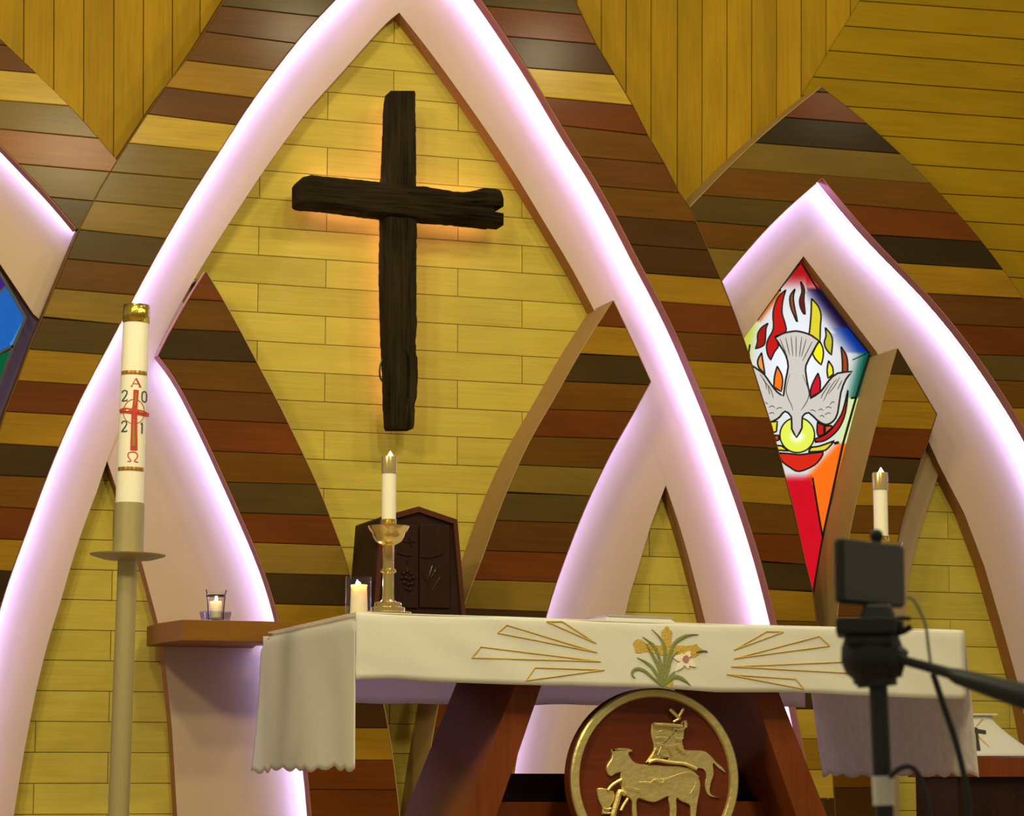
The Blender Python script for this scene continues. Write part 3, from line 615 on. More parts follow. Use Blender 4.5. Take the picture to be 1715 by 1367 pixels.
# --------------------------------------------------------------- hanging cross
BARK = wood('weathered_dark', alb((44,35,17), 1.05), 'z', .8, .03, .85, 0, .9, .03)
BARKX = wood('weathered_dark', alb((46,36,17), 1.05), 'x', .8, .03, .85, 0, .9, .03)
cr = thing('cross', tuple(at((672, 717), YW-.14)), 'large rough dark timber cross hung on the yellow wall', 'cross')
def interp(tab, t):
    for (a, b), (c, d) in zip(tab, tab[1:]):
        if t <= c: return b+(d-b)*(t-a)/max(1e-6, c-a)
    return tab[-1][1]
def beam(lo, hi, s0, s1, n, d0, d1, vertical, seed, k=12, amp=.007):
    mb = M(); rings = []
    for i in range(n+1):
        s = s0+(s1-s0)*i/n; a = interp(lo, s); b = interp(hi, s); ring_ = []
        j_ = (noise.noise(Vector((s*.11, seed, 0))))*1.2
        for j in range(k+1):
            u = j/k; t = a+(b-a)*u + (j_ if j in (0, k) else 0)
            gr = noise.noise(Vector((u*9+seed, s*.012, seed)))*amp + noise.noise(Vector((u*22, s*.03, seed*2)))*amp*.6 - abs(noise.noise(Vector((u*5+3*seed, s*.006, 4.2))))*amp
            if vertical and s > 575: gr -= .03*math.exp(-((t-682)/2.2)**2)*min(1, (s-575)/20)
            rnd = -.018*max(0, abs(2*u-1)-.75)/.25
            ring_.append(U((t, s) if vertical else (s, t), d1+gr+rnd))
        c = U((a+.5, s) if vertical else (s, a+.5), d0); e = U((b-.5, s) if vertical else (s, b-.5), d0)
        x0, x1 = ring_[0], ring_[-1]
        ring_ += [Vector((x1.x, YW-d0, x1.z)), Vector((x0.x, YW-d0, x0.z))]
        rings.append(mb.add(ring_))
    kk = k+3
    for a, b in zip(rings, rings[1:]):
        for j in range(kk): jj = (j+1) % kk; mb.face((a+j, a+jj, b+jj, b+j))
    mb.face([rings[0]+j for j in range(kk)][::-1]); mb.face([rings[-1]+j for j in range(kk)])
    return mb
VLx = [(152,654.2),(158,652.5),(174,651),(244,648),(305,646.3),(362,644.5),(481,643.7),(560,645.4),(634,649),(678,651),(713,652.5),(718,655)]
VRx = [(152,694),(156,695.3),(218,696.3),(305,697.2),(393,698),(481,697.4),(528,697.6),(531,698.8),(542,698.5),(569,696),(595,697),(599,699.6),(634,699.8),(669,698),(676,695),(715,693.7),(718,692)]
mk('upright_beam', beam(VLx, VRx, 152, 718, 110, .12, .235, True, 1.7), BARK, cr, True)
HTx = [(499.7,306),(502,301),(506,296.7),(521.7,293),(567.8,298),(611.6,302.4),(646.7,306.4),(673,310.8),(699.4,312),(706,311.5),(734.5,316.5),(769.6,322),(784,321),(796,318.7),(811,315),(829,315.5),(838,318.5),(839.8,322),(844,334)]
HBx = [(499.7,338),(500.6,341),(510.7,344),(545.8,346),(589.7,352.5),(646.7,359.5),(699.4,364),(765,369),(809,373.5),(829,375.5)]
hb = beam(HTx, HBx, 500, 828, 90, .12, .265, False, 4.1)
for lo_, hi_ in (([(827,315.3),(838,318.5),(841,324),(844,334),(845,336)], [(827,349),(836,348),(843,346),(845,344)]), ([(827,354),(836,356),(844,357)], [(827,375.5),(843,377),(844,377)])):
    t = beam(lo_, hi_, 827, 843.5, 6, .13, .26, False, 2.2, 8); n = hb.add(t.v); hb.f += [tuple(n+i for i in f) for f in t.f]; hb.m += t.m
mk('cross_beam', hb, BARKX, cr, True)
LEDC = emit('led_rose', (1.0, .50, .48), 24.0)
ms = M()
for q in ([(652,172),(650,260),(648,300)], [(648,364),(647,480),(649,560),(653,640),(655,690)], [(520,297),(645,309)], [(702,316),(770,324),(820,321)], [(520,341),(640,355)], [(702,361),(820,371)]):
    ms.tube([U(p, .085) for p in q], .0045, 4)
mk('led_strip', ms, LEDC, cr)
mk('cable', M().tube([U(p, .15) for p in smooth([(651,597),(643,600),(637,612),(636,628),(640,638),(648,641),(652,640)], 4)], .0045, 6), BLACK, cr, True)
# --------------------------------------------------------------- altar
YA = 8.4
pL = at((597,1027), YA); pR = at((1611,1057), YA); X0, X1 = pL.x, pR.x; ZT = (pL.z+pR.z)/2
YB = YA+.6
while toimg((X0-.03, YB, ZT-.02))[0] > 429: YB += .005
FLOORZ = .9
alt = thing('altar', ((X0+X1)/2, YA+.5, FLOORZ), 'dark wooden altar table with slanted legs and a round gilded medallion', 'altar')
mk('table_top', M().box((X0+.012, YA+.012, ZT-.075), (X1-.012, YB-.012, ZT-.008)), DKWOOD, alt, bevel=.004)
def slant(pxs, y0, y1, mat, name='leg', side=None):
    f = [at(p, y0) for p in pxs]
    def ext(a, b):                          # prolong to the floor
        t = (FLOORZ-a.z)/(b.z-a.z); return a+(b-a)*t
    p0, p1, p2, p3 = f; zt = ZT-.075
    def extt(a, b): t = (zt-a.z)/(b.z-a.z); return a+(b-a)*t
    q = [extt(p0, p3), extt(p1, p2), ext(p1, p2), ext(p0, p3)]
    return mk(name, M().prism([(v.x, v.z) for v in q], y0, y1), mat, alt, bevel=.003)
slant([(863,1146),(908,1146),(834,1362),(779,1362)], YA+.09, YA+.80, LEGF)
slant([(1262,1160),(1308,1168),(1383,1360),(1331,1360)], YA+.09, YA+.80, LEGF)
zs0 = at((900,1343), YA+.45).z; zs1 = at((900,1296), YA+.45).z
mk('stretcher', M().box((at((800,1300), YA+.42).x, YA+.42, zs0), (at((1345,1300), YA+.42).x, YA+.52, zs1)), DKWOOD, alt, bevel=.003)
mk('plinth', M().box((at((770,1350), YA+.36).x, YA+.36, FLOORZ), (at((1380,1350), YA+.36).x, YA+.58, zs0)), LEGF, alt, bevel=.003)
# medallion
YM = YA+.075
mc = at((1097,1305), YM); RO = at((1097,1152.7), YM).z-mc.z
med = mk('medallion', M().lathe([(RO-.002,0),(RO-.002,.055),(RO-.008,.06),(0,.06)][::-1], (mc.x, YM+.012, mc.z), 64, axis=(0,-1,0)) if False else M().lathe([(0,0),(RO,0),(RO,.05),(RO-.004,.054),(0,.054)], (mc.x, YM+.06, mc.z), 64, axis=(0,-1,0)), wood('medallion_red', alb((92,38,12), 1.15), 'x', .35, .02, .3, .3), alt, True)
med['label'] = 'round red-brown board with a gilded rim and relief'
mk('rim', M().lathe([(RO-.033,-.006),(RO-.033,.006),(RO-.028,.012),(RO-.006,.012),(RO,.006),(RO,-.006)], (mc.x, YM, mc.z), 72, axis=(0,-1,0), caps=False), GOLD, med, True)['label'] = 'gilded ring rim'
def E(*q): return [(1000+x/6.596, 1160+y/6.596) for x, y in q]
def relief(px, h, name, n=3, keep=(), base=0.0, ins=.0035):
    px = smooth(px+[px[0]], n, keep)[:-1]; q = []
    for p in px:
        v = at(p, YM-.006); v = Vector((v.x, v.z))
        if not q or (v-q[-1]).length > .0012: q.append(v)
    me = bpy.data.meshes.new(name); bm = bmesh.new(); y1 = YM+.008-base; y0 = YM+.004-base-h
    c = Vector((sum(v.x for v in q)/len(q), y1, sum(v.y for v in q)/len(q)))
    fr = [bm.verts.new((v.x-c.x, y0-c.y+.004, v.y-c.z)) for v in q]; bk = [bm.verts.new((v.x-c.x, 0, v.y-c.z)) for v in q]
    f = bm.faces.new(fr); bm.faces.new(bk[::-1])
    for i in range(len(q)): j = (i+1) % len(q); bm.faces.new((fr[i], bk[i], bk[j], fr[j]))
    bmesh.ops.recalc_face_normals(bm, faces=bm.faces)
    bmesh.ops.inset_region(bm, faces=[f], thickness=ins, depth=ins, use_even_offset=False)
    bmesh.ops.triangulate(bm, faces=bm.faces)
    bm.to_mesh(me); bm.free(); me.materials.append(GOLD)
    o = bpy.data.objects.new(name, me); COL.objects.link(o); o.parent = med; o.location = c-WL[med.name]; WL[o.name] = c
    return o
def rib(mb, px, wpx, base, h=.006):
    p = [at(v, YM-.006) for v in smooth(px, 3)]
    mb.tube([Vector((v.x, YM-.002-base, v.z)) for v in p], wpx/6.596*.0021/2*1.0, 6)
relief(E((545,770),(620,660),(635,590),(612,500),(605,430),(612,345),(660,335),(930,355),(955,310),(975,330),(975,390),(965,500),(950,540),(975,640),(900,680),(820,720),(650,740),(560,778)), .008, 'gilded_book', keep=(5,6,7,8,13))
relief(E((800,728),(900,680),(960,645),(1080,640),(1190,650),(1260,700),(1320,770),(1390,830),(1430,890),(1350,835),(1285,780),(1295,900),(1262,1000),(1250,1095),(1290,1145),(1360,1160),(1270,1152),(1220,1110),(1200,1020),(1215,920),(1190,855),(1130,835),(1060,850),(960,800),(800,775)), .009, 'gilded_beast', keep=(8,15), ins=.0009)
relief(E((150,620),(182,640),(250,615),(330,618),(392,635),(385,655),(350,668),(370,720),(420,775),(500,795),(620,800),(750,810),(900,815),(1050,850),(1110,920),(1140,1000),(1135,1100),(1115,1200),(1095,1340),(1090,1480),(1040,1480),(1035,1300),(1020,1240),(930,1200),(880,1170),(882,1300),(865,1480),(795,1480),(810,1300),(790,1190),(780,1150),(650,1210),(560,1200),(470,1170),(440,1200),(440,1300),(460,1480),(405,1480),(388,1300),(380,1190),(300,1130),(270,1050),(260,960),(262,880),(200,900),(165,925),(130,910),(105,850),(120,790),(155,740),(168,680)), .013, 'gilded_ox', keep=(0,1,4,19,20,26,27,36,37,43))
relief(E((0,1062),(60,1055),(180,1090),(202,1130),(190,1200),(150,1270),(145,1345),(60,1345),(60,1270),(20,1180)), .012, 'gilded_bucket', keep=(0,2,6,7))
mr_ = M()
for q, wd in ((((262,960),(165,1015),(110,1078)), 38), (((300,1125),(240,1095),(212,1200),(168,1340),(160,1480)), 66), (((330,1170),(290,1230),(250,1305)), 36), (((560,772),(640,745),(800,772),(960,790),(1090,845)), 44), (((615,352),(770,358),(930,375)), 42), (((792,185),(850,240),(905,292)), 40), (((942,180),(912,235),(880,285)), 34), (((832,325),(870,305),(905,285)), 30), (((955,312),(968,340),(968,390)), 40), (((60,1280),(100,1290),(145,1280)), 22), (((60,1330),(100,1335),(145,1330)), 18),
              (((630,500),(690,495),(760,505)), 16), (((640,610),(600,700),(555,768)), 26), (((790,610),(830,700)), 18), (((700,600),(660,690)), 18), (((840,400),(900,410),(960,400)), 14), (((850,505),(900,512),(945,508)), 14), (((838,400),(850,505)), 10), (((640,560),(760,590),(900,570)), 12), (((880,600),(930,640),(985,650)), 20), (((660,630),(720,690),(800,715)), 14)):
    rib(mr_, E(*q), wd, .012)
for q in (((540,930),(700,960),(860,910),(1000,880),(1110,930)), ((570,1000),(620,960),(700,1000),(730,940)), ((440,990),(600,985)), ((1010,1120),(1060,1040),(1080,970)), ((300,1040),(440,1070),(480,1110)), ((640,440),(720,420),(790,440),(820,520))):
    rib(mr_, E(*q), 9, .017)
mk('gilded_detail', mr_, GOLD, med, True)
# --------------------------------------------------------------- altar cloth
ac = thing('altar_cloth', ((X0+X1)/2, YA+.5, ZT), 'cream embroidered cloth with lace ends covering the altar', 'altar cloth')
hem = [(593,1138),(660,1137),(720,1142),(850,1147),(960,1149.5),(1100,1152.5),(1200,1160),(1330,1160),(1450,1166),(1560,1171),(1622,1172)]
hemw = [(lambda v: (v.x, v.z))(at(p, YA)) for p in hem]
topw = [(lambda v: (v.x, v.z))(at(p, YA)) for p in ((595,1027),(720,1031.5),(850,1035.5),(1000,1041),(1150,1046),(1300,1050),(1450,1053.5),(1560,1056),(1616,1058))]
def ztop(x): return max(interp(topw, x), ZT-.01)+.0045
def yfront(x, z):
    u = (x-X0)/(X1-X0)
    return YA-.012 + .007*noise.noise(Vector((x*3.2, z*2.2, 1.3))) + .004*noise.noise(Vector((x*7+z*9, z*5, 4))) - .006*(ZT-z)/.25 + .0075*max(0, noise.noise(Vector((x*2.1+z*5.5, z*1.2-x*.7, 7.7))))
fr = []
for v in range(15):
    rw = []
    for i in range(91):
        x = X0-.004+(X1-X0+.008)*i/90; zb = interp(hemw, x); ztp = max(interp(topw, x), ZT-.01)+.006
        if v < 3:                            # rolled top edge
            a = (v/3)*math.pi/2; rw.append((x, yfront(x, ztp)+.018*(1-math.sin(a)), ztp-.016*(1-math.cos(a))))
        else:
            z = ztp-.016-(ztp-.016-zb)*(v-3)/11; rw.append((x, yfront(x, z), z))
    fr.append(rw)
mk('front_panel', M().grid(fr), CLOTH, ac, True).modifiers.new('thick', 'SOLIDIFY').thickness = .003
body = M()
tp = []
for i in range(31):
    y = YA-.004+(YB-YA+.008)*i/30
    xa = X0-.004+.04*max(0, (y-(YB-.09))/.09)**2
    tp.append([(xa+(X1+.004-xa)*j/60, y, max(interp(topw, X0+(X1-X0)*j/60), ZT-.01)+.003) for j in range(61)])
body.grid(tp)
zl = at((597,1291), YA).z; zr = at((1640,1301), YA).z; zbk = at((650,1178), YB).z
def drop(X, sgn, zb, flare, seed, n=64, f0=.05):
    rws = []
    for v in range(26):
        t = v/25; rw = []
        for i in range(n+1):
            u = i/n; y = YA-.006+(YB-YA+.012)*u
            sc = .016*abs(math.sin(u*math.pi*9+seed)) + .010*noise.noise(Vector((u*6, seed, 0)))
            zz = ZT+.002-(ZT-zb-.012+sc)*t
            fold = (.012*noise.noise(Vector((u*4.2, t*.6, seed)))+.010*math.sin(u*17+seed+t*1.5)*t)*min(1, t*2.2)
            rd = .02*(1-min(1, t*14))**2
            edge = .034*max(0, 1-min(u, 1-u)*12)**2*(1-min(1, t*7))
            rw.append((X+sgn*(.006+(flare*u+f0*(1-u))*t+fold*(.35+.65*min(1, u*5))-rd), y, zz-edge))
        rws.append(rw)
    return rws
mk('lace_end', M().grid(drop(X0, -1, zl, .04, .4, f0=-.006)), CLOTH, ac, True).modifiers.new('thick', 'SOLIDIFY').thickness = .002
bk_ = [[(X0+(X1-X0)*i/60, YB+.006+.008*noise.noise(Vector((i*.35, v*.2, 9)))*v/8, ZT-(ZT-zbk+.01*noise.noise(Vector((i*.2, 3, 1))))*v/8) for i in range(61)] for v in range(9)]
body.grid(bk_)
mk('cloth', body, THIN, ac, True).modifiers.new('thick', 'SOLIDIFY').thickness = .002
LACE = cloth_mat('linen_lace', (.78, .72, .66), .7, 26, .16, .6)
mk('lace_end', M().grid(drop(X1, 1, zr, .055, 1.9)), LACE, ac, True).modifiers.new('thick', 'SOLIDIFY').thickness = .002
GTHREAD = plain('gold_thread', (.66, .45, .11), .5, .1, .4, 300)
def emb(px, wd, name, mat, lift=.002, closed=False, wf=None, n=4, keep=()):
    p = smooth(px + ([px[0]] if closed else []), n, keep); mb = M(); pr = None
    ws = [at(v, YA) for v in p]
    for i, v in enumerate(ws):
        t = (ws[min(i+1, len(ws)-1)]-ws[max(i-1, 0)]); t = Vector((t.x, t.z)).normalized(); nn = Vector((-t.y, t.x))
        hw = (wd*(wf(i/(len(ws)-1)) if wf else 1))/2*.0021
        a = Vector((v.x, v.z))+nn*hw; b = Vector((v.x, v.z))-nn*hw
        k = mb.add([(a.x, yfront(a.x, a.y)-lift, a.y), (v.x, yfront(v.x, v.z)-lift-.0018, v.z), (b.x, yfront(b.x, b.y)-lift, b.y), (v.x, yfront(v.x, v.z), v.z)])
        if pr is not None:
            for q in range(4): qq = (q+1) % 4; mb.face((pr+q, pr+qq, k+qq, k+q))
        pr = k
    return mk(name, mb, mat, ac, True)
def patch(px, name, mat, lift=.002, n=3, keep=()):
    p = smooth(px+[px[0]], n, keep)[:-1]; w_ = [at(v, YA) for v in p]
    mb = M(); c = sum(w_, Vector((0,0,0)))/len(w_)
    f0 = mb.add([(v.x, yfront(v.x, v.z)-lift, v.z) for v in w_]); b0 = mb.add([(v.x, yfront(v.x, v.z)+.001, v.z) for v in w_])
    k = len(w_); mb.face(range(f0, f0+k))
    for i in range(k): j = (i+1) % k; mb.face((f0+i, b0+i, b0+j, f0+j))
    return mk(name, mb, mat, ac)
for tri in (((913.4,1041.5),(939.7,1041.5),(996.5,1077.7)), ((831.8,1060.2),(846.4,1047),(998,1093)), ((788,1101.9),(802.6,1083.5),(1003.8,1108.3)), ((877,1140.3),(893,1118.5),(1009.6,1122.3)),
            ((1280.6,1058),(1309.7,1058.5),(1226.6,1088.8)), ((1369.5,1066),(1387,1082),(1226,1103.4)), ((1416,1108.5),(1421,1127.5),(1221.5,1117)), ((1329.4,1137.7),(1343,1154.4),(1214,1129.7))):
    a, b, c = tri
    emb([c, lerp(c, a, .5), a, lerp(a, b, .5), b, lerp(b, c, .5), c], 2.5, 'embroidered_ray', GTHREAD, n=3, keep=(2, 4))
def Lx(*q): return [(1040+x/10.51, 1030+y/10.51) for x, y in q]
GCROSS = plain('gold_embroidery', (.56, .37, .05), .5, .15, .5, 220, var=.15)
patch(Lx((190,510),(250,440),(330,440),(400,490),(520,520),(640,545),(740,530),(690,330),(742,250),(775,205),(825,222),(835,262),(885,310),(870,420),(862,540),(1000,545),(1150,545),(1250,530),(1310,515),(1332,560),(1420,630),(1350,690),(1270,750),(1190,740),(1100,690),(900,700),(700,715),(560,680),(430,650),(330,670),(240,670),(230,610)), 'embroidered_cross', GCROSS, .0015, keep=(6,14))
patch(Lx((750,1212),(870,1160),(888,1215),(820,1280),(770,1262)), 'embroidered_cross', GCROSS, .0015)
LEAF = plain('green_thread', (.21, .235, .06), .6, .1, .4, 260, var=.25); LEAFD = plain('dark_green_thread', (.065, .085, .04), .6, .1, .4, 260, var=.25)
tap = lambda t: .3+.7*math.sin(math.pi*min(1, .15+.8*t))**.8 if t < .7 else max(.12, (1-t)/.3*.9)
for q, wd in ((((690,1250),(560,1140),(400,1000),(300,955),(220,960),(165,1020),(180,1085),(225,1112)), 5.2), (((690,1250),(620,1100),(520,930),(400,830),(260,755)), 5.2), (((690,1250),(650,1000),(600,850),(500,660),(420,510)), 5.6), (((692,1250),(690,1000),(640,750),(560,560),(480,480),(360,390)), 5.2),
              (((695,1250),(715,1000),(742,750),(740,560),(660,400),(530,260)), 5.6), (((700,1250),(760,950),(830,700),(920,500),(1080,390),(1200,355),(1340,345)), 6.2), (((705,1250),(790,1000),(860,760),(980,640)), 5.4), (((710,1240),(820,1110),(920,990)), 6.0), (((710,1245),(870,1110),(960,1095),(1080,1150),(1190,1245)), 6.6)):
    emb(Lx(*q), wd, 'embroidered_leaf', LEAF, .0035, wf=tap)
emb(Lx((1300,660),(1420,640),(1495,652)), 2.5, 'embroidered_leaf', LEAFD, .004, wf=tap)
PETAL = plain('cream_thread', (.82, .74, .58), .7, bump=.2, bscale=200)
for tx, ty in ((1190,635), (1010,690), (890,760), (1290,920), (940,990), (1150,950)):
    c0 = (1105,785); dx, dy = tx-c0[0], ty-c0[1]; L_ = math.hypot(dx, dy); nx, ny = -dy/L_*52, dx/L_*52
    patch(Lx(c0, (c0[0]+dx*.5+nx, c0[1]+dy*.5+ny), (tx, ty), (c0[0]+dx*.5-nx, c0[1]+dy*.5-ny)), 'embroidered_petal', PETAL, .005, keep=(0, 2))
patch(Lx((1075,730),(1130,715),(1165,770),(1140,840),(1085,840),(1045,790)), 'embroidered_centre', plain('pink_thread', (.42, .16, .15), .7), .0068)
# --------------------------------------------------------------- things on the altar
def flame(c, h, parent, r=.0055):
    c = Vector(c); return mk('flame', M().lathe([(0,0),(r*.8,h*.12),(r,h*.3),(r*.75,h*.55),(r*.3,h*.82),(0,h)], c, 12), FLAME, parent, True)
def glow(c, e):
    d = bpy.data.lights.new('flame_light', 'POINT'); d.energy = e; d.color = (1, .66, .32); d.shadow_soft_size = .006
    o = bpy.data.objects.new('flame_light', d); COL.objects.link(o); o.location = c
def candlestick(cx, yb, Y, ylist, label, kpx):
    """cx: pixel column; kpx: metres per pixel at that depth; heights in pixels above the cloth"""
    b = at((cx, yb), Y); X = b.x; z0 = ztop(X)
    t = thing('candlestick', (X, Y, z0), label, 'candlestick', 'brass candlesticks on the altar')
    k = kpx
    zz = lambda y: z0+(1026-y)*k
    base = M().lathe([(40*k,zz(1026)),(40*k,zz(1019)),(38.5*k,zz(1018)),(29*k,zz(1018)),(29*k,zz(1011)),(27.5*k,zz(1010)),(23*k,zz(1010)),(23*k,zz(1003)),(21*k,zz(1001.5)),(14*k,zz(1001)),(12*k,zz(998))], (X, Y, 0), 32)
    mk('base', base, BRASS, t, True)
    mk('stem', M().lathe([(10.5*k,zz(999)),(9.6*k,zz(990)),(9.6*k,zz(953)),(11*k,zz(952)),(13.6*k,zz(950)),(13.6*k,zz(947)),(11*k,zz(945)),(9.6*k,zz(944)),(9.6*k,zz(906)),(12*k,zz(903))], (X, Y, 0), 24), BRASS, t, True)
    mk('drip_pan', M().lathe([(11*k,zz(904)),(17*k,zz(901.5)),(23*k,zz(897)),(27*k,zz(889)),(28*k,zz(884)),(32*k,zz(880)),(35*k,zz(873.5)),(35.5*k,zz(872)),(33*k,zz(872.5)),(30*k,zz(879)),(13*k,zz(884))], (X, Y, 0), 32), BRASS, t, True)
    mk('socket', M().lathe([(13*k,zz(886)),(13*k,zz(863)),(13.6*k,zz(862)),(13.6*k,zz(860.5)),(12.4*k,zz(860.5)),(12.4*k,zz(880))], (X, Y, 0), 24), BRASS, t, True)
    cn = thing('candle', (X, Y, zz(880)), label.replace('candlestick', 'candle standing in the candlestick').replace('polished brass', 'lit white'), 'candle', 'white candles on the altar')
    mk('wax', M().lathe([(12.2*k,zz(880)),(12.2*k,zz(775))], (X, Y, 0), 24), WAX, cn, True)
    cap = M().lathe([(12.8*k,zz(782)),(13.2*k,zz(776)),(13.4*k,zz(754)),(12.6*k,zz(752)),(11.9*k,zz(753)),(11.9*k,zz(775))], (X, Y, 0), 24)
    mk('brass_cap', cap, BRASSG, cn, True)
    flame((X+2*k, Y, zz(757)), 14*k, cn, 5.0*k)
    return t, cn
BRASSG = plain('brass_follower', (.78, .60, .22), .22, .85)
K1 = .00206
YC = YA+.19
candlestick(650, 1026, YC, None, 'polished brass candlestick near the left end of the altar', K1)
candlestick(1479, 1050, YA+.36, None, 'polished brass candlestick behind the phone on its tripod', .00226*1.0)
# pillar candle in a glass cylinder
YH = YA+.34; hb_ = at((600,1026), YH); hz = ztop(hb_.x); kh = .00214
hg = thing('candle', (hb_.x, YH, hz), 'short lit ivory pillar candle inside a clear glass cylinder', 'candle')
mk('wax', M().lathe([(15*kh,hz+.006),(14.6*kh,hz+.03),(13.8*kh,hz+.08),(13.2*kh,hz+.11),(14*kh,hz+.119),(12*kh,hz+.120),(9*kh,hz+.114),(0,hz+.113)], (hb_.x+1*kh, YH, 0), 24), plain('glowing_wax', (.92, .80, .58), .4, sss=.9), hg, True)
flame((hb_.x-2*kh, YH, hz+.116), .022, hg, .006); glow((hb_.x-2*kh, YH-.002, hz+.132), .5)
gc = thing('glass_cylinder', (hb_.x, YH, hz), 'clear glass cylinder around the pillar candle at the altar corner', 'glass')
mk('glass', M().lathe([(0,hz),(21.6*kh,hz),(21.6*kh,hz+.148),(20.6*kh,hz+.148),(20.6*kh,hz+.006),(0,hz+.006)], (hb_.x, YH, 0), 32), GLASS, gc, True)
# tray
tx0 = at((1012,1030), YA+.14); tx1 = at((1124,1033), YA+.14); zt_ = ztop((tx0.x+tx1.x)/2)+.001
SILV = plain('silver', (.86, .84, .80), .3, 1.0)
tr = thing('tray', ((tx0.x+tx1.x)/2, YA+.25, zt_), 'flat silver rimmed tray lying on the altar behind the lily', 'tray')
mk('tray_base', M().hexa([(tx0.x-.02, YA+.10, zt_), (tx1.x+.01, YA+.10, zt_), (tx1.x+.01, YA+.38, zt_), (tx0.x-.02, YA+.38, zt_)], [(tx0.x+.01, YA+.13, zt_+.026), (tx1.x-.01, YA+.13, zt_+.022), (tx1.x-.01, YA+.35, zt_+.022), (tx0.x+.01, YA+.35, zt_+.026)]), plain('pale_linen', (.55, .52, .44), .6), tr, bevel=.003)
mk('rim', M().tube([(tx0.x+.01, YA+.125, zt_+.027), (tx1.x, YA+.125, zt_+.023), (tx1.x, YA+.355, zt_+.023), (tx0.x+.01, YA+.355, zt_+.027), (tx0.x+.01, YA+.125, zt_+.027)], .0042, 8), SILV, tr, True)
# --------------------------------------------------------------- tabernacle on its wall bracket
YT0, YT1 = YW-.74, YW-.33
tb = thing('tabernacle', tuple(at((690, 1060), YT0)), 'dark carved wooden tabernacle with pointed top behind the candlestick', 'tabernacle')
TF = [(622,1062),(637,866),(699,849),(764,871),(781,1062)]
q = [(lambda v: (v.x, v.z))(at(p, YT0)) for p in TF]
mk('case', M().prism(q, YT0, YT1), DKWOOD, tb, bevel=.006)
RED = wood('tabernacle_edge', alb((74,36,18), 1.1), 'z', .4, .03, .2, .3)
fm = M(); qq = [Vector(v) for v in q]; cc = sum(qq, Vector((0,0)))/5
inn = [cc+(v-cc)*.90 for v in qq]; inn[0].y = qq[0].y+.03; inn[4].y = qq[4].y+.03
for i in range(5):
    j = (i+1) % 5; fm.hexa([(qq[i].x, YT0-.018, qq[i].y), (qq[j].x, YT0-.018, qq[j].y), (inn[j].x, YT0-.018, inn[j].y), (inn[i].x, YT0-.018, inn[i].y)], [(qq[i].x, YT0, qq[i].y), (qq[j].x, YT0, qq[j].y), (inn[j].x, YT0, inn[j].y), (inn[i].x, YT0, inn[i].y)])
mk('frame', fm, RED, tb)
for a, b in (((649,880),(699.5,1018)), ((701,880),(752,1018))):
    p0, p1 = at((a[0], b[1]), YT0), at((b[0], a[1]), YT0)
    dr = mk('door', M().box((p0.x, YT0-.012, p0.z), (p1.x, YT0+.002, p1.z)), DKWOOD, tb, bevel=.003)
    cv = M()
    if a[0] < 690:
        for gx, gy in ((676,960),(682,957),(688,961),(673,968),(680,968),(686,970),(692,968),(677,976),(684,979),(690,978),(681,986),(686,988)):
            p = at((gx, gy), YT0-.014); cv.ball((p.x, YT0-.013, p.z), .0095)
        for st in ([(665,926),(674,929),(684,931),(692,930)], [(682,956),(684,946),(680,938)], [(672,905),(682,908),(694,907)], [(684,899),(688,908),(690,916)]):
            cv.tube([at(p, YT0-.014) for p in smooth(st, 3)], .0042, 6)
    else:
        cv.tube([at(p, YT0-.014) for p in smooth([(704,932),(714,934),(726,932),(736,929),(742,926)], 3)], [.002]+[.0055]*10+[.004,.001], 6)
        for st in ([(716,995),(718,970),(724,948)], [(722,968),(728,958),(730,950)], [(718,978),(710,966),(708,956)], [(724,990),(732,975),(738,966)]):
            cv.tube([at(p, YT0-.014) for p in smooth(st, 3)], .0035, 6)
    mk('carving', cv, DKWOOD, dr, True)
b0, b1 = at((630,1064), YT0), at((774,1064), YT0)
mk('bracket', M().box((b0.x+.02, YT0+.03, b0.z-.06), (b1.x-.02, YW-.325, b0.z)), RED, tb, bevel=.005)
# --------------------------------------------------------------- corner shelf with votive light
YS = 10.86
s_f = at((305,1038), YS); s_b = at((265,1045), YS+.28); zb_ = at((305,1073), YS).z; s_r = at((548,1044), YS)
sh = thing('wall_shelf', ((s_b.x+s_r.x)/2, YW-.1, zb_), 'brown wooden wall shelf with a cut corner below the left cove', 'shelf')
plan = [(s_b.x, YW-.10), (s_b.x, YS+.28), (s_f.x, YS), (s_r.x, YS), (s_r.x, YW-.33), (s_f.x+.55, YW-.33), (s_f.x+.3, YW-.10)]
plan = [(s_b.x, YW-.10), (s_b.x, YS+.28), (s_f.x, YS), (s_r.x, YS), (s_r.x, YW-.325), (at((430,1045), YW-.325).x, YW-.325), (at((425,1045), YW-.10).x, YW-.10)]
mk('shelf_board', M().hexa([(x, y, zb_) for x, y in plan], [(x, y, s_f.z) for x, y in plan]), wood('shelf_brown', alb((118,76,24), 1.2), 'x', .5, .03, .12), sh, bevel=.003)
vz = s_f.z; YV = YS+.10; vb = at((361,1037), YV); kv = .00262
vd = thing('glass_dish', (vb.x, YV, vz), 'small ribbed clear glass dish on the wall shelf', 'dish')
dm = M(); prof = [(20,0),(22,1),(23.5,5),(26.5,16),(25.6,16.4),(22.5,6),(0,2.6)]
rings = []
for r, z in prof: rings.append(dm.add([(vb.x+r*kv*(1+.035*math.cos(18*t))*math.cos(t), YV+r*kv*(1+.035*math.cos(18*t))*math.sin(t), vz+z*kv) for t in [2*math.pi*j/72 for j in range(72)]]))
for a, b in zip(rings, rings[1:]):
    for j in range(72): jj = (j+1) % 72; dm.face((a+j, a+jj, b+jj, b+j))
mk('ribbed_glass', dm, glass('ribbed_glass', (.80, .78, .82), .08), vd, True)
vt = thing('votive_light', (vb.x, YV, vz+3*kv), 'lit votive candle in a glass cup with a dark metal holder on the shelf', 'candle')
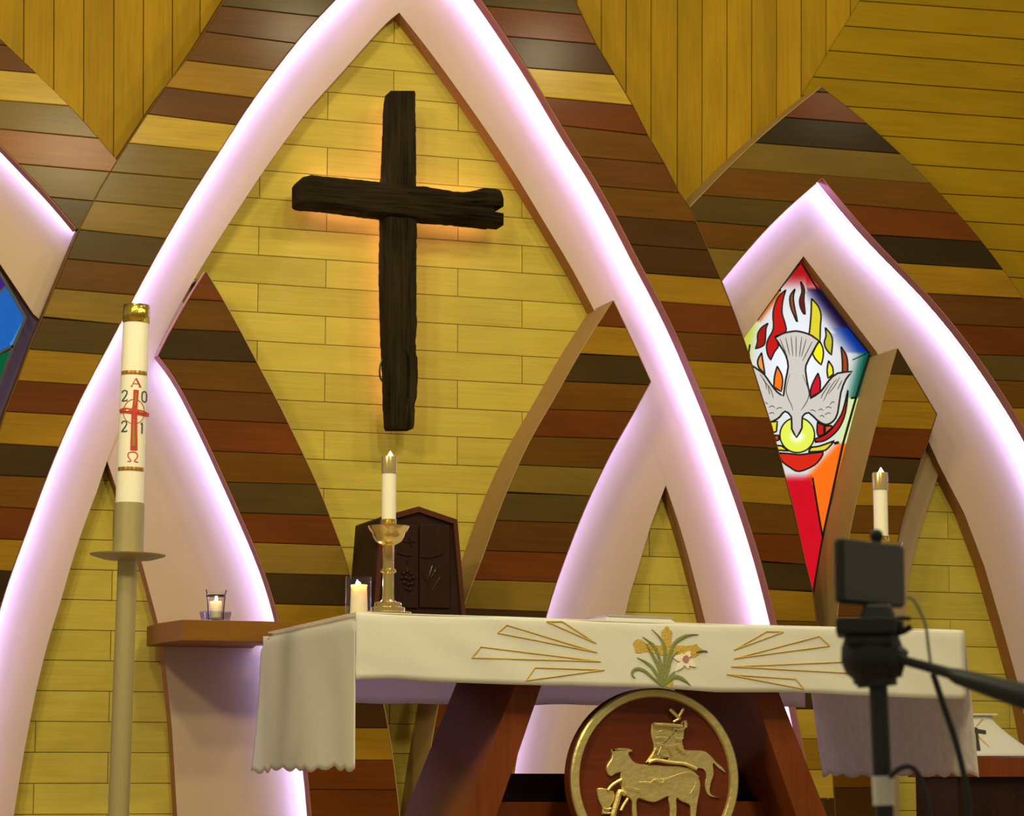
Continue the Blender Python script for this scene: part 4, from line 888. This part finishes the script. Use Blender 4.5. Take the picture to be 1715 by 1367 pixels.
mk('wax', M().lathe([(9.2*kv,vz+4*kv),(9.8*kv,vz+33*kv),(9*kv,vz+34*kv),(0,vz+33*kv)], (vb.x, YV, 0), 18), MATS['glowing_wax'], vt, True)
flame((vb.x+.002, YV, vz+35*kv), .026, vt, .0055); glow((vb.x+.002, YV-.002, vz+40*kv), .3)
mk('cup', M().lathe([(10.5*kv,vz+3.2*kv),(14.5*kv,vz+50*kv),(13.6*kv,vz+50*kv),(10*kv,vz+4*kv)], (vb.x, YV, 0), 24), GLASS, vt, True)
hm = M().tube([(vb.x+15.3*kv*math.cos(t), YV+15.3*kv*math.sin(t), vz+43*kv) for t in [2*math.pi*j/24 for j in range(25)]], 1.6*kv, 6)
for s_ in (-1, 1):
    hm.tube([(vb.x+s_*12*kv, YV-.004, vz+3*kv), (vb.x+s_*13.5*kv, YV-.004, vz+25*kv), (vb.x+s_*15*kv, YV-.004, vz+44*kv), (vb.x+s_*17*kv, YV-.004, vz+53*kv)], 1.0*kv, 6)
mk('metal_holder', hm, plain('dark_iron', (.05, .035, .03), .45, .7), vt, True)
# --------------------------------------------------------------- paschal candle on its stand
YP = 8.55; KP = .00212
pt = at((229,508), YP); pm = at((214,930), YP); pb = at((196,1360), YP)
axd = (pt-pm).normalized(); axd = Vector((pt.x-pm.x, 0, pt.z-pm.z)).normalized()
def onax(px_y):
    z = at((214, px_y), YP).z; t = (z-pm.z)/axd.z; return pm+axd*t
base = onax(1305); tz = (FLOORZ-pm.z)/axd.z; foot = pm+axd*tz
OLIVE = plain('olive_gold_metal', (.42, .34, .15), .45, .4, .05, 80)
st = thing('candle_stand', tuple(foot), 'tall olive gold candle stand with a wide drip disc at left', 'candle stand')
def seg(y0, y1): return (onax(y0), onax(y1))
mk('socket', M().tube(seg(931, 843), [24.5*KP, 23.5*KP], 28), OLIVE, st, True)
dpos = onax(933)
mk('drip_disc', M().lathe([(15*KP,-.012),(40*KP,-.008),(59*KP,.004),(60*KP,.008),(56*KP,.008),(20*KP,.001),(0,.001)], dpos, 40, axis=axd), OLIVE, st, True)
mk('pole', M().tube((onax(936), onax(1100), foot+axd*.02), [15.5*KP, 16*KP, 17*KP], 20), OLIVE, st, True)
mk('foot', M().lathe([(.19,0),(.19,.02),(.05,.05),(.035,.08)], foot, 32), OLIVE, st, True)
pc = thing('paschal_candle', tuple(onax(850)), 'tall white decorated candle with red cross and 2021 in the left stand', 'candle')
RC = 21.5*KP
mk('wax', M().tube(seg(848, 512), [22.5*KP, 20.6*KP], 40), WAX, pc, True)
FOIL = plain('gold_foil', (.68, .50, .08), .22, 1.0, .8, 30)
mk('gold_collar', M().tube(seg(541, 511), [20.9*KP+.0012, 20.8*KP+.0012], 40, caps=False), FOIL, pc, True).modifiers.new('thick', 'SOLIDIFY').thickness = .002
flame(onax(512), .02, pc, .006)
side = Vector((1, 0, 0)); side = (side-axd*side.dot(axd)).normalized(); fwd = Vector((0, 1, 0))
tocam = (Vector((CAM.x, CAM.y, 0))-Vector((pm.x, pm.y, 0))).normalized()
right_ = Vector((-tocam.y, tocam.x, 0)); right_ = (right_-axd*right_.dot(axd)).normalized()
if right_.x < 0: right_ = -right_
front_ = axd.cross(right_).normalized()
if front_.dot(tocam) < 0: front_ = -front_
def oncandle(dx, y, lift):                  # dx: pixels round the candle from its middle line
    c = onax(y); r = (20.6+(y-512)/336*1.9)*KP+lift
    if abs(dx)*KP > r*.97: return c + right_*dx*KP + front_*(.006+lift)
    a = math.asin(dx*KP/r)
    return c + right_*math.sin(a)*r + front_*math.cos(a)*r
def stroke(mb, pts, wd, lift=.001):
    ws = list(wd) if isinstance(wd, (list, tuple)) else [wd]*len(pts); P2 = []; W2 = []
    for i in range(len(pts)-1):             # short steps so the stroke follows the round candle
        (xa_, ya_), (xb_, yb_) = pts[i], pts[i+1]; m = max(1, int(math.hypot(xb_-xa_, yb_-ya_)/2.5))
        for k in range(m): P2.append((xa_+(xb_-xa_)*k/m, ya_+(yb_-ya_)*k/m)); W2.append(ws[i]+(ws[i+1]-ws[i])*k/m)
    pts = P2+[tuple(pts[-1])]; wd = W2+[ws[-1]]
    pr = None
    for i, p in enumerate(pts):
        q0, q1 = pts[max(i-1, 0)], pts[min(i+1, len(pts)-1)]; tx, ty = q1[0]-q0[0], q1[1]-q0[1]; l = math.hypot(tx, ty) or 1
        ww = (wd[i] if isinstance(wd, (list, tuple)) else wd)/2; nx, ny = -ty/l*ww, tx/l*ww
        k = mb.add([oncandle(p[0]+nx, p[1]+ny, lift), oncandle(p[0], p[1], lift+.0006), oncandle(p[0]-nx, p[1]-ny, lift), oncandle(p[0], p[1], -.001)])
        if pr is not None:
            for e in range(4): ee = (e+1) % 4; mb.face((pr+e, pr+ee, k+ee, k+e))
        pr = k
REDW = plain('red_wax', (.50, .035, .02), .45); NAVY = plain('navy_wax', (.03, .05, .10), .5); GOLDW = plain('gold_wax', (.62, .40, .08), .3, .8)
X_ = lambda zx, zy: ((zx-475)/4.883, 560+zy/4.883)          # from the enlarged view, measured from the candle's middle
def cz(zx, zy):                              # candle middle drifts left going down
    mid = 470-(zy-300)*.046; return ((zx-mid)/4.883, 560+zy/4.883)
m1 = M()
for q, wd in ((((446,440),(482,372)), 1.2), (((482,372),(516,440)), 2.6), (((462,418),(504,418)), 1.2), (((438,441),(456,441)), 1.2), (((502,442),(524,442)), 1.2)): stroke(m1, [cz(*p) for p in q], wd)
mk('alpha_letter', m1, REDW, pc)
m2 = M()
om = [(408,1052),(430,1052),(434,1045),(416,1020),(412,995),(425,980),(448,976),(472,980),(486,995),(482,1020),(462,1045),(466,1053),(490,1055)]
stroke(m2, smooth([cz(*p) for p in om], 3), 1.7); mk('omega_letter', m2, REDW, pc)
def digit(kind, cx, cy, h=18, w=8):
    g = {'2': [(-.5,-.28),(-.4,-.45),(0,-.5),(.42,-.4),(.45,-.18),(.1,.12),(-.5,.48),(.5,.48),(.5,.36)], '0': [(0,-.5),(.4,-.35),(.48,0),(.4,.35),(0,.5),(-.4,.35),(-.48,0),(-.4,-.35),(0,-.5)], '1': [(-.3,-.36),(0,-.5),(0,.5)]}[kind]
    return [(cx+x*w, cy+y*h) for x, y in g]
for ch, zx, zy, wd in (('2', 392, 515, 2.1), ('0', 545, 515, 2.1), ('2', 386, 766, 2.1), ('1', 524, 775, 2.2)):
    c = cz(zx, zy); md = M(); stroke(md, (smooth(digit(ch, *c), 3) if ch == '0' else digit(ch, *c)), wd); mk('numeral', md, NAVY, pc)['label'] = 'dark blue numeral ' + ch
m3 = M()
stroke(m3, [cz(482,468), cz(476,560), cz(466,640), cz(463,740), cz(458,960)], [8.5,7.5,9,9.5,11.5], .0025)
stroke(m3, [cz(352,640), cz(380,634), cz(466,645), cz(545,652), cz(580,658)], [6,8.5,9,8,7], .0025)
cro = mk('wax_cross', m3, REDW, pc); cro['label'] = 'raised red wax cross with gold filling'
m4 = M()
stroke(m4, [cz(481,492), cz(477,560), cz(472,600)], [2,2.6,1], .0035); stroke(m4, [cz(462,710), cz(459,800), cz(456,930)], [1,3.6,5], .0035); stroke(m4, [cz(385,637), cz(420,641)], 2.6, .0035); stroke(m4, [cz(505,648), cz(535,651)], 2.2, .0035)
mk('gold_filling', m4, GOLDW, cro)
m5 = M(); cx_, cy_ = cz(463,645)
stroke(m5, [(cx_+17*math.cos(2*math.pi*j/28), cy_+20.5*math.sin(2*math.pi*j/28)) for j in range(29)], 1.1, .0012); mk('ring', m5, REDW, pc)
for yy, nm in ((626.5, 'upper'), (787.5, 'lower')):
    mb5 = M(); mb6 = M()
    for k_ in range(12):
        a0 = -20.4+k_*3.4; stroke(mb5 if k_ % 2 else mb6, [(a0, yy), (a0+3.4, yy)], 6.6, .0008)
    o_ = mk('ornament_band', mb6, plain('bronze_wax', (.34, .13, .03), .4, .3), pc); mk('gold_square', mb5, GOLDW, o_)
# --------------------------------------------------------------- credence table and veiled chalice at right
YK = 10.3
k0, k1 = at((1600,1268), YK), at((1900,1268), YK); kz0 = at((1680,1302), YK).z
ct = thing('side_table', ((k0.x+k1.x)/2, YK+.25, FLOORZ), 'reddish brown side table at the right edge behind the altar', 'table')
mk('table_board', M().box((k0.x, YK, kz0), (k1.x, YK+.46, k0.z)), LEGF, ct, bevel=.004)
mk('cabinet_body', M().box((k0.x+.03, YK+.04, FLOORZ), (k1.x-.03, YK+.44, kz0)), DKWOOD, ct, bevel=.004)
cv_ = thing('chalice_veil', tuple(at((1632,1268), YK+.2)), 'white veil with a dark cross draped over a chalice on the side table', 'veil')
VPX = [(1545,1266),(1566,1250),(1590,1226),(1605,1204),(1612,1199),(1632,1195),(1655,1199),(1666,1204),(1682,1226),(1700,1243),(1726,1257),(1740,1266)]
vc = at((1638,1268), YK+.2); 
vm_ = M(); rws = []
for i in range(13):
    t = i/12; half = (.078*(1-t)+.26*t) if t < .25 else None
    hw = .082+(.285-.082)*(max(0, t-.08)/.92)**1.25; z = k0.z+.004+(at((1640,1200), YK+.1).z-k0.z)*(1-t)
    rw = []
    for j in range(48):
        a = 2*math.pi*(j+.5)/48; c_, s_ = math.cos(a), math.sin(a); m_ = max(abs(c_), abs(s_))**.75
        rw.append((vc.x+hw*c_/m_*.92, YK+.23+hw*.72*s_/m_, z+.002))
    rws.append(rw+[rw[0]])
vm_.grid(rws); n_ = len(vm_.v)
mk('veil', vm_, CLOTH, cv_, True).modifiers.new('thick', 'SOLIDIFY').thickness = .003
mk('pall', M().box((vc.x-.085, YK+.23-.075, rws[0][0][2]), (vc.x+.085, YK+.23+.075, rws[0][0][2]+.008)), CLOTH, cv_, bevel=.003)
DKC = plain('dark_brown_thread', (.035, .028, .02), .7); mvx = M()
def veilpt(p):
    r = ray(p); best = None
    for k_ in range(200):
        y = YK+.02+.2*k_/200; v = at(p, y); t = 1-(v.z-k0.z-.004)/(at((1640,1200), YK+.1).z-k0.z); t = max(0, min(1, t))
        hw = (.082+(.285-.082)*(max(0, t-.08)/.92)**1.25)*.72; ys = YK+.23-hw
        if y >= ys-.004: return Vector((v.x, ys-.005, v.z))
    return v
def vquad(ps): 
    f = [veilpt(p) for p in ps]; mvx.hexa(f, [v+Vector((0, .003, 0)) for v in f])
vquad([(1632.5,1218),(1637,1219),(1639,1238),(1634.5,1238)]); vquad([(1634.5,1238),(1639,1238),(1642,1257),(1636,1257)]); vquad([(1636,1221),(1651,1223.5),(1651,1230),(1636,1227.5)]); vquad([(1618,1219),(1633,1221),(1633,1227),(1618,1225)])
mk('embroidered_cross', mvx, DKC, cv_)
for a_, b_ in (((1635,1216),(1646,1203)), ((1639,1233),(1652,1246)), ((1640,1236),(1657,1251))):
    pa, pb_ = veilpt(a_), veilpt(b_); mk('embroidered_ray', M().tube([pa, (pa+pb_)/2, pb_], .0022, 5), GTHREAD, cv_)
# --------------------------------------------------------------- phone on a tripod in front
YG = 2.55; G = lambda x, y, d=0: at((x, y), YG+d)
KG = (G(1500,1100)-G(1499,1100)).length
tp_ = thing('tripod', (G(1470,1200).x, YG, 0), 'black tripod with pan handle standing in front of the altar', 'tripod')
tcx = G(1462,1100); tcx = Vector((tcx.x, YG, 0))
az = math.atan2(tcx.x, tcx.y); rv = Vector((math.cos(az), -math.sin(az), 0)); vv = Vector((math.sin(az), math.cos(az), 0))
def zG(y): return G(1465, y).z
def TP(x, y, dep=0): v = tcx+rv*((x-1462)*KG*.93)+vv*dep; return Vector((v.x, v.y, zG(y)))
def tbox(mb, x0, x1, y0, y1, dep0, dep1, ch=0):
    c = ch
    a = [TP(x0+c, y1, dep0), TP(x1-c, y1, dep0), TP(x1-c, y1, dep1), TP(x0+c, y1, dep1)]; b = [TP(x0, y0, dep0), TP(x1, y0, dep0), TP(x1, y0, dep1), TP(x0, y0, dep1)]
    mb.hexa(a, b); return mb
colm = M().tube([TP(1477,1420), TP(1473,1300), TP(1469,1130)], 14*KG, 16); mk('column', colm, BLACK, tp_, True)
tpx = M().tube([TP(1474.5,1349), TP(1473,1300)], 16*KG, 16); mk('tape', tpx, plain('pale_tape', (.85, .82, .70), .6), tp_, True)
hd = M()
tbox(hd, 1404, 1500, 1037, 1066, -.04, .045); tbox(hd, 1496, 1512, 1040, 1058, -.02, .03); tbox(hd, 1418, 1495, 1064, 1085, -.035, .04)
mk('quick_plate', hd, BLACK, tp_, bevel=.004)
lv = M().tube([TP(1488,1040), TP(1508,1036), TP(1523,1037)], 3.5*KG, 8).tube([TP(1498,1062), TP(1512,1058), TP(1524,1050)], 5*KG, 8)
mk('lock_lever', lv, BLACK, tp_, True)
cl_ = M().lathe([(.001, zG(1148)), (28*KG, zG(1147)), (30*KG, zG(1138)), (40*KG, zG(1128)), (47*KG, zG(1108)), (46*KG, zG(1085)), (40*KG, zG(1066)), (.001, zG(1064))], tuple(TP(1461,1100).xy)+(0,), 28)
mk('head', cl_, BLACK, tp_, True)
mk('tilt_knob', M().tube([TP(1478,1104,-.01), TP(1500,1110,-.012), TP(1513,1114,-.012)], [24*KG, 26*KG, 20*KG], 18), BLACK, tp_, True)
mk('collar', M().tube([TP(1468,1150), TP(1467,1136)], [30*KG, 31*KG], 20), BLACK, tp_, True)
mk('pan_handle', M().tube([TP(1495,1104,-.02), TP(1540,1119,-.05), TP(1580,1133,-.07), TP(1592,1139,-.078), TP(1640,1157,-.11), TP(1690,1175,-.14), TP(1713,1183,-.155)], [7*KG, 7.5*KG, 8.5*KG, 12*KG, 15.5*KG, 19*KG, 19*KG], 16), BLACK, tp_, True)
for k_ in range(3):
    a = math.radians(20+120*k_); top_ = TP(1474,1420); d_ = Vector((math.cos(a), math.sin(a), 0))
    top_ = Vector((top_.x, top_.y, zG(1420)-.1))+d_*.03
    lg = mk('leg', M().tube([top_, Vector((top_.x, top_.y, .35))+d_*.28, Vector((top_.x, top_.y, .012))+d_*.40], [.013, .011, .009], 10), BLACK, tp_, True)
mk('spider', M().tube([TP(1477,1415), Vector((TP(1477,1420).x, TP(1477,1420).y, zG(1420)-.14))], .035, 16), BLACK, tp_, True)
# phone: landscape, its right end turned away
ph = thing('phone', tuple(TP(1462,1018)), 'dark smartphone held sideways on top of the tripod', 'phone')
n0 = TP(1417,905,-.03); e1 = rv*.57+vv*.82; e2 = -rv*.82+vv*.57; hh = zG(905)-zG(1012)
def pbox(l0, l1, t0, t1, z0, z1):
    f = lambda l, t, z: Vector((n0.x, n0.y, 0))+e1*l+e2*t+Vector((0, 0, z))
    return M().hexa([f(l0,t0,z0), f(l1,t0,z0), f(l1,t1,z0), f(l0,t1,z0)], [f(l0,t0,z1), f(l1,t0,z1), f(l1,t1,z1), f(l0,t1,z1)])
zt1 = zG(904); zt0 = zG(1013)
LW = .122
body_ = mk('body', pbox(0, LW, 0, .0135, zt0, zt1), plain('phone_shell', (.016, .018, .017), .35), ph, bevel=.005)
mk('back_glass', pbox(.003, LW-.003, -.0006, .001, zt0+.004, zt1-.004), plain('phone_glass', (.055, .058, .042), .3), ph, bevel=.0004)
mk('phone_clamp', M().hexa([TP(1440,1036,-.01), TP(1500,1036,-.01), TP(1500,1036,.03), TP(1440,1036,.03)], [TP(1450,1012,.0), TP(1492,1012,.0), TP(1492,1012,.03), TP(1450,1012,.03)]), BLACK, tp_, bevel=.003)
pc_ = Vector((n0.x, n0.y, 0))+e1*.092+e2*.018
mk('clamp_arm', M().tube([(pc_.x, pc_.y, zG(1020)), (pc_.x, pc_.y, zt1+.006)], .006, 8).tube([(pc_.x, pc_.y, zt1+.004), (pc_.x+.0, pc_.y, zG(891))], .003, 8).ball((pc_.x, pc_.y, zG(890)), .0078, k=14, n=10), BLACK, tp_, True)
cb = thing('charging_cable', tuple(TP(1612,1400)), 'pale then black cable hanging from the phone past the tripod', 'cable')
mk('white_cable', M().tube([TP(x, y, .04) for x, y in smooth([(1519,998),(1527,999),(1537,1015),(1548,1045),(1552,1085),(1556,1120),(1558,1132)], 4)], 2.4*KG, 8), plain('pale_rubber', (.36, .34, .22), .5), cb, True)
mk('black_cable', M().tube([TP(x, y, .04) for x, y in smooth([(1557,1126),(1562,1140),(1575,1185),(1590,1235),(1602,1290),(1609,1340),(1612,1420)], 4)], [3*KG]+[5*KG]*24, 8), BLACK, cb, True)
lc = M().tube([TP(x, y, -.02) for x, y in smooth([(1484,1303),(1497,1290),(1515,1284),(1528,1296),(1538,1325),(1545,1365),(1549,1420)], 4)], 4.2*KG, 8)
lo_c = mk('looped_cable', lc, BLACK, None, True); tag(lo_c, 'short black cable loop sticking out beside the taped tripod column', 'cable')
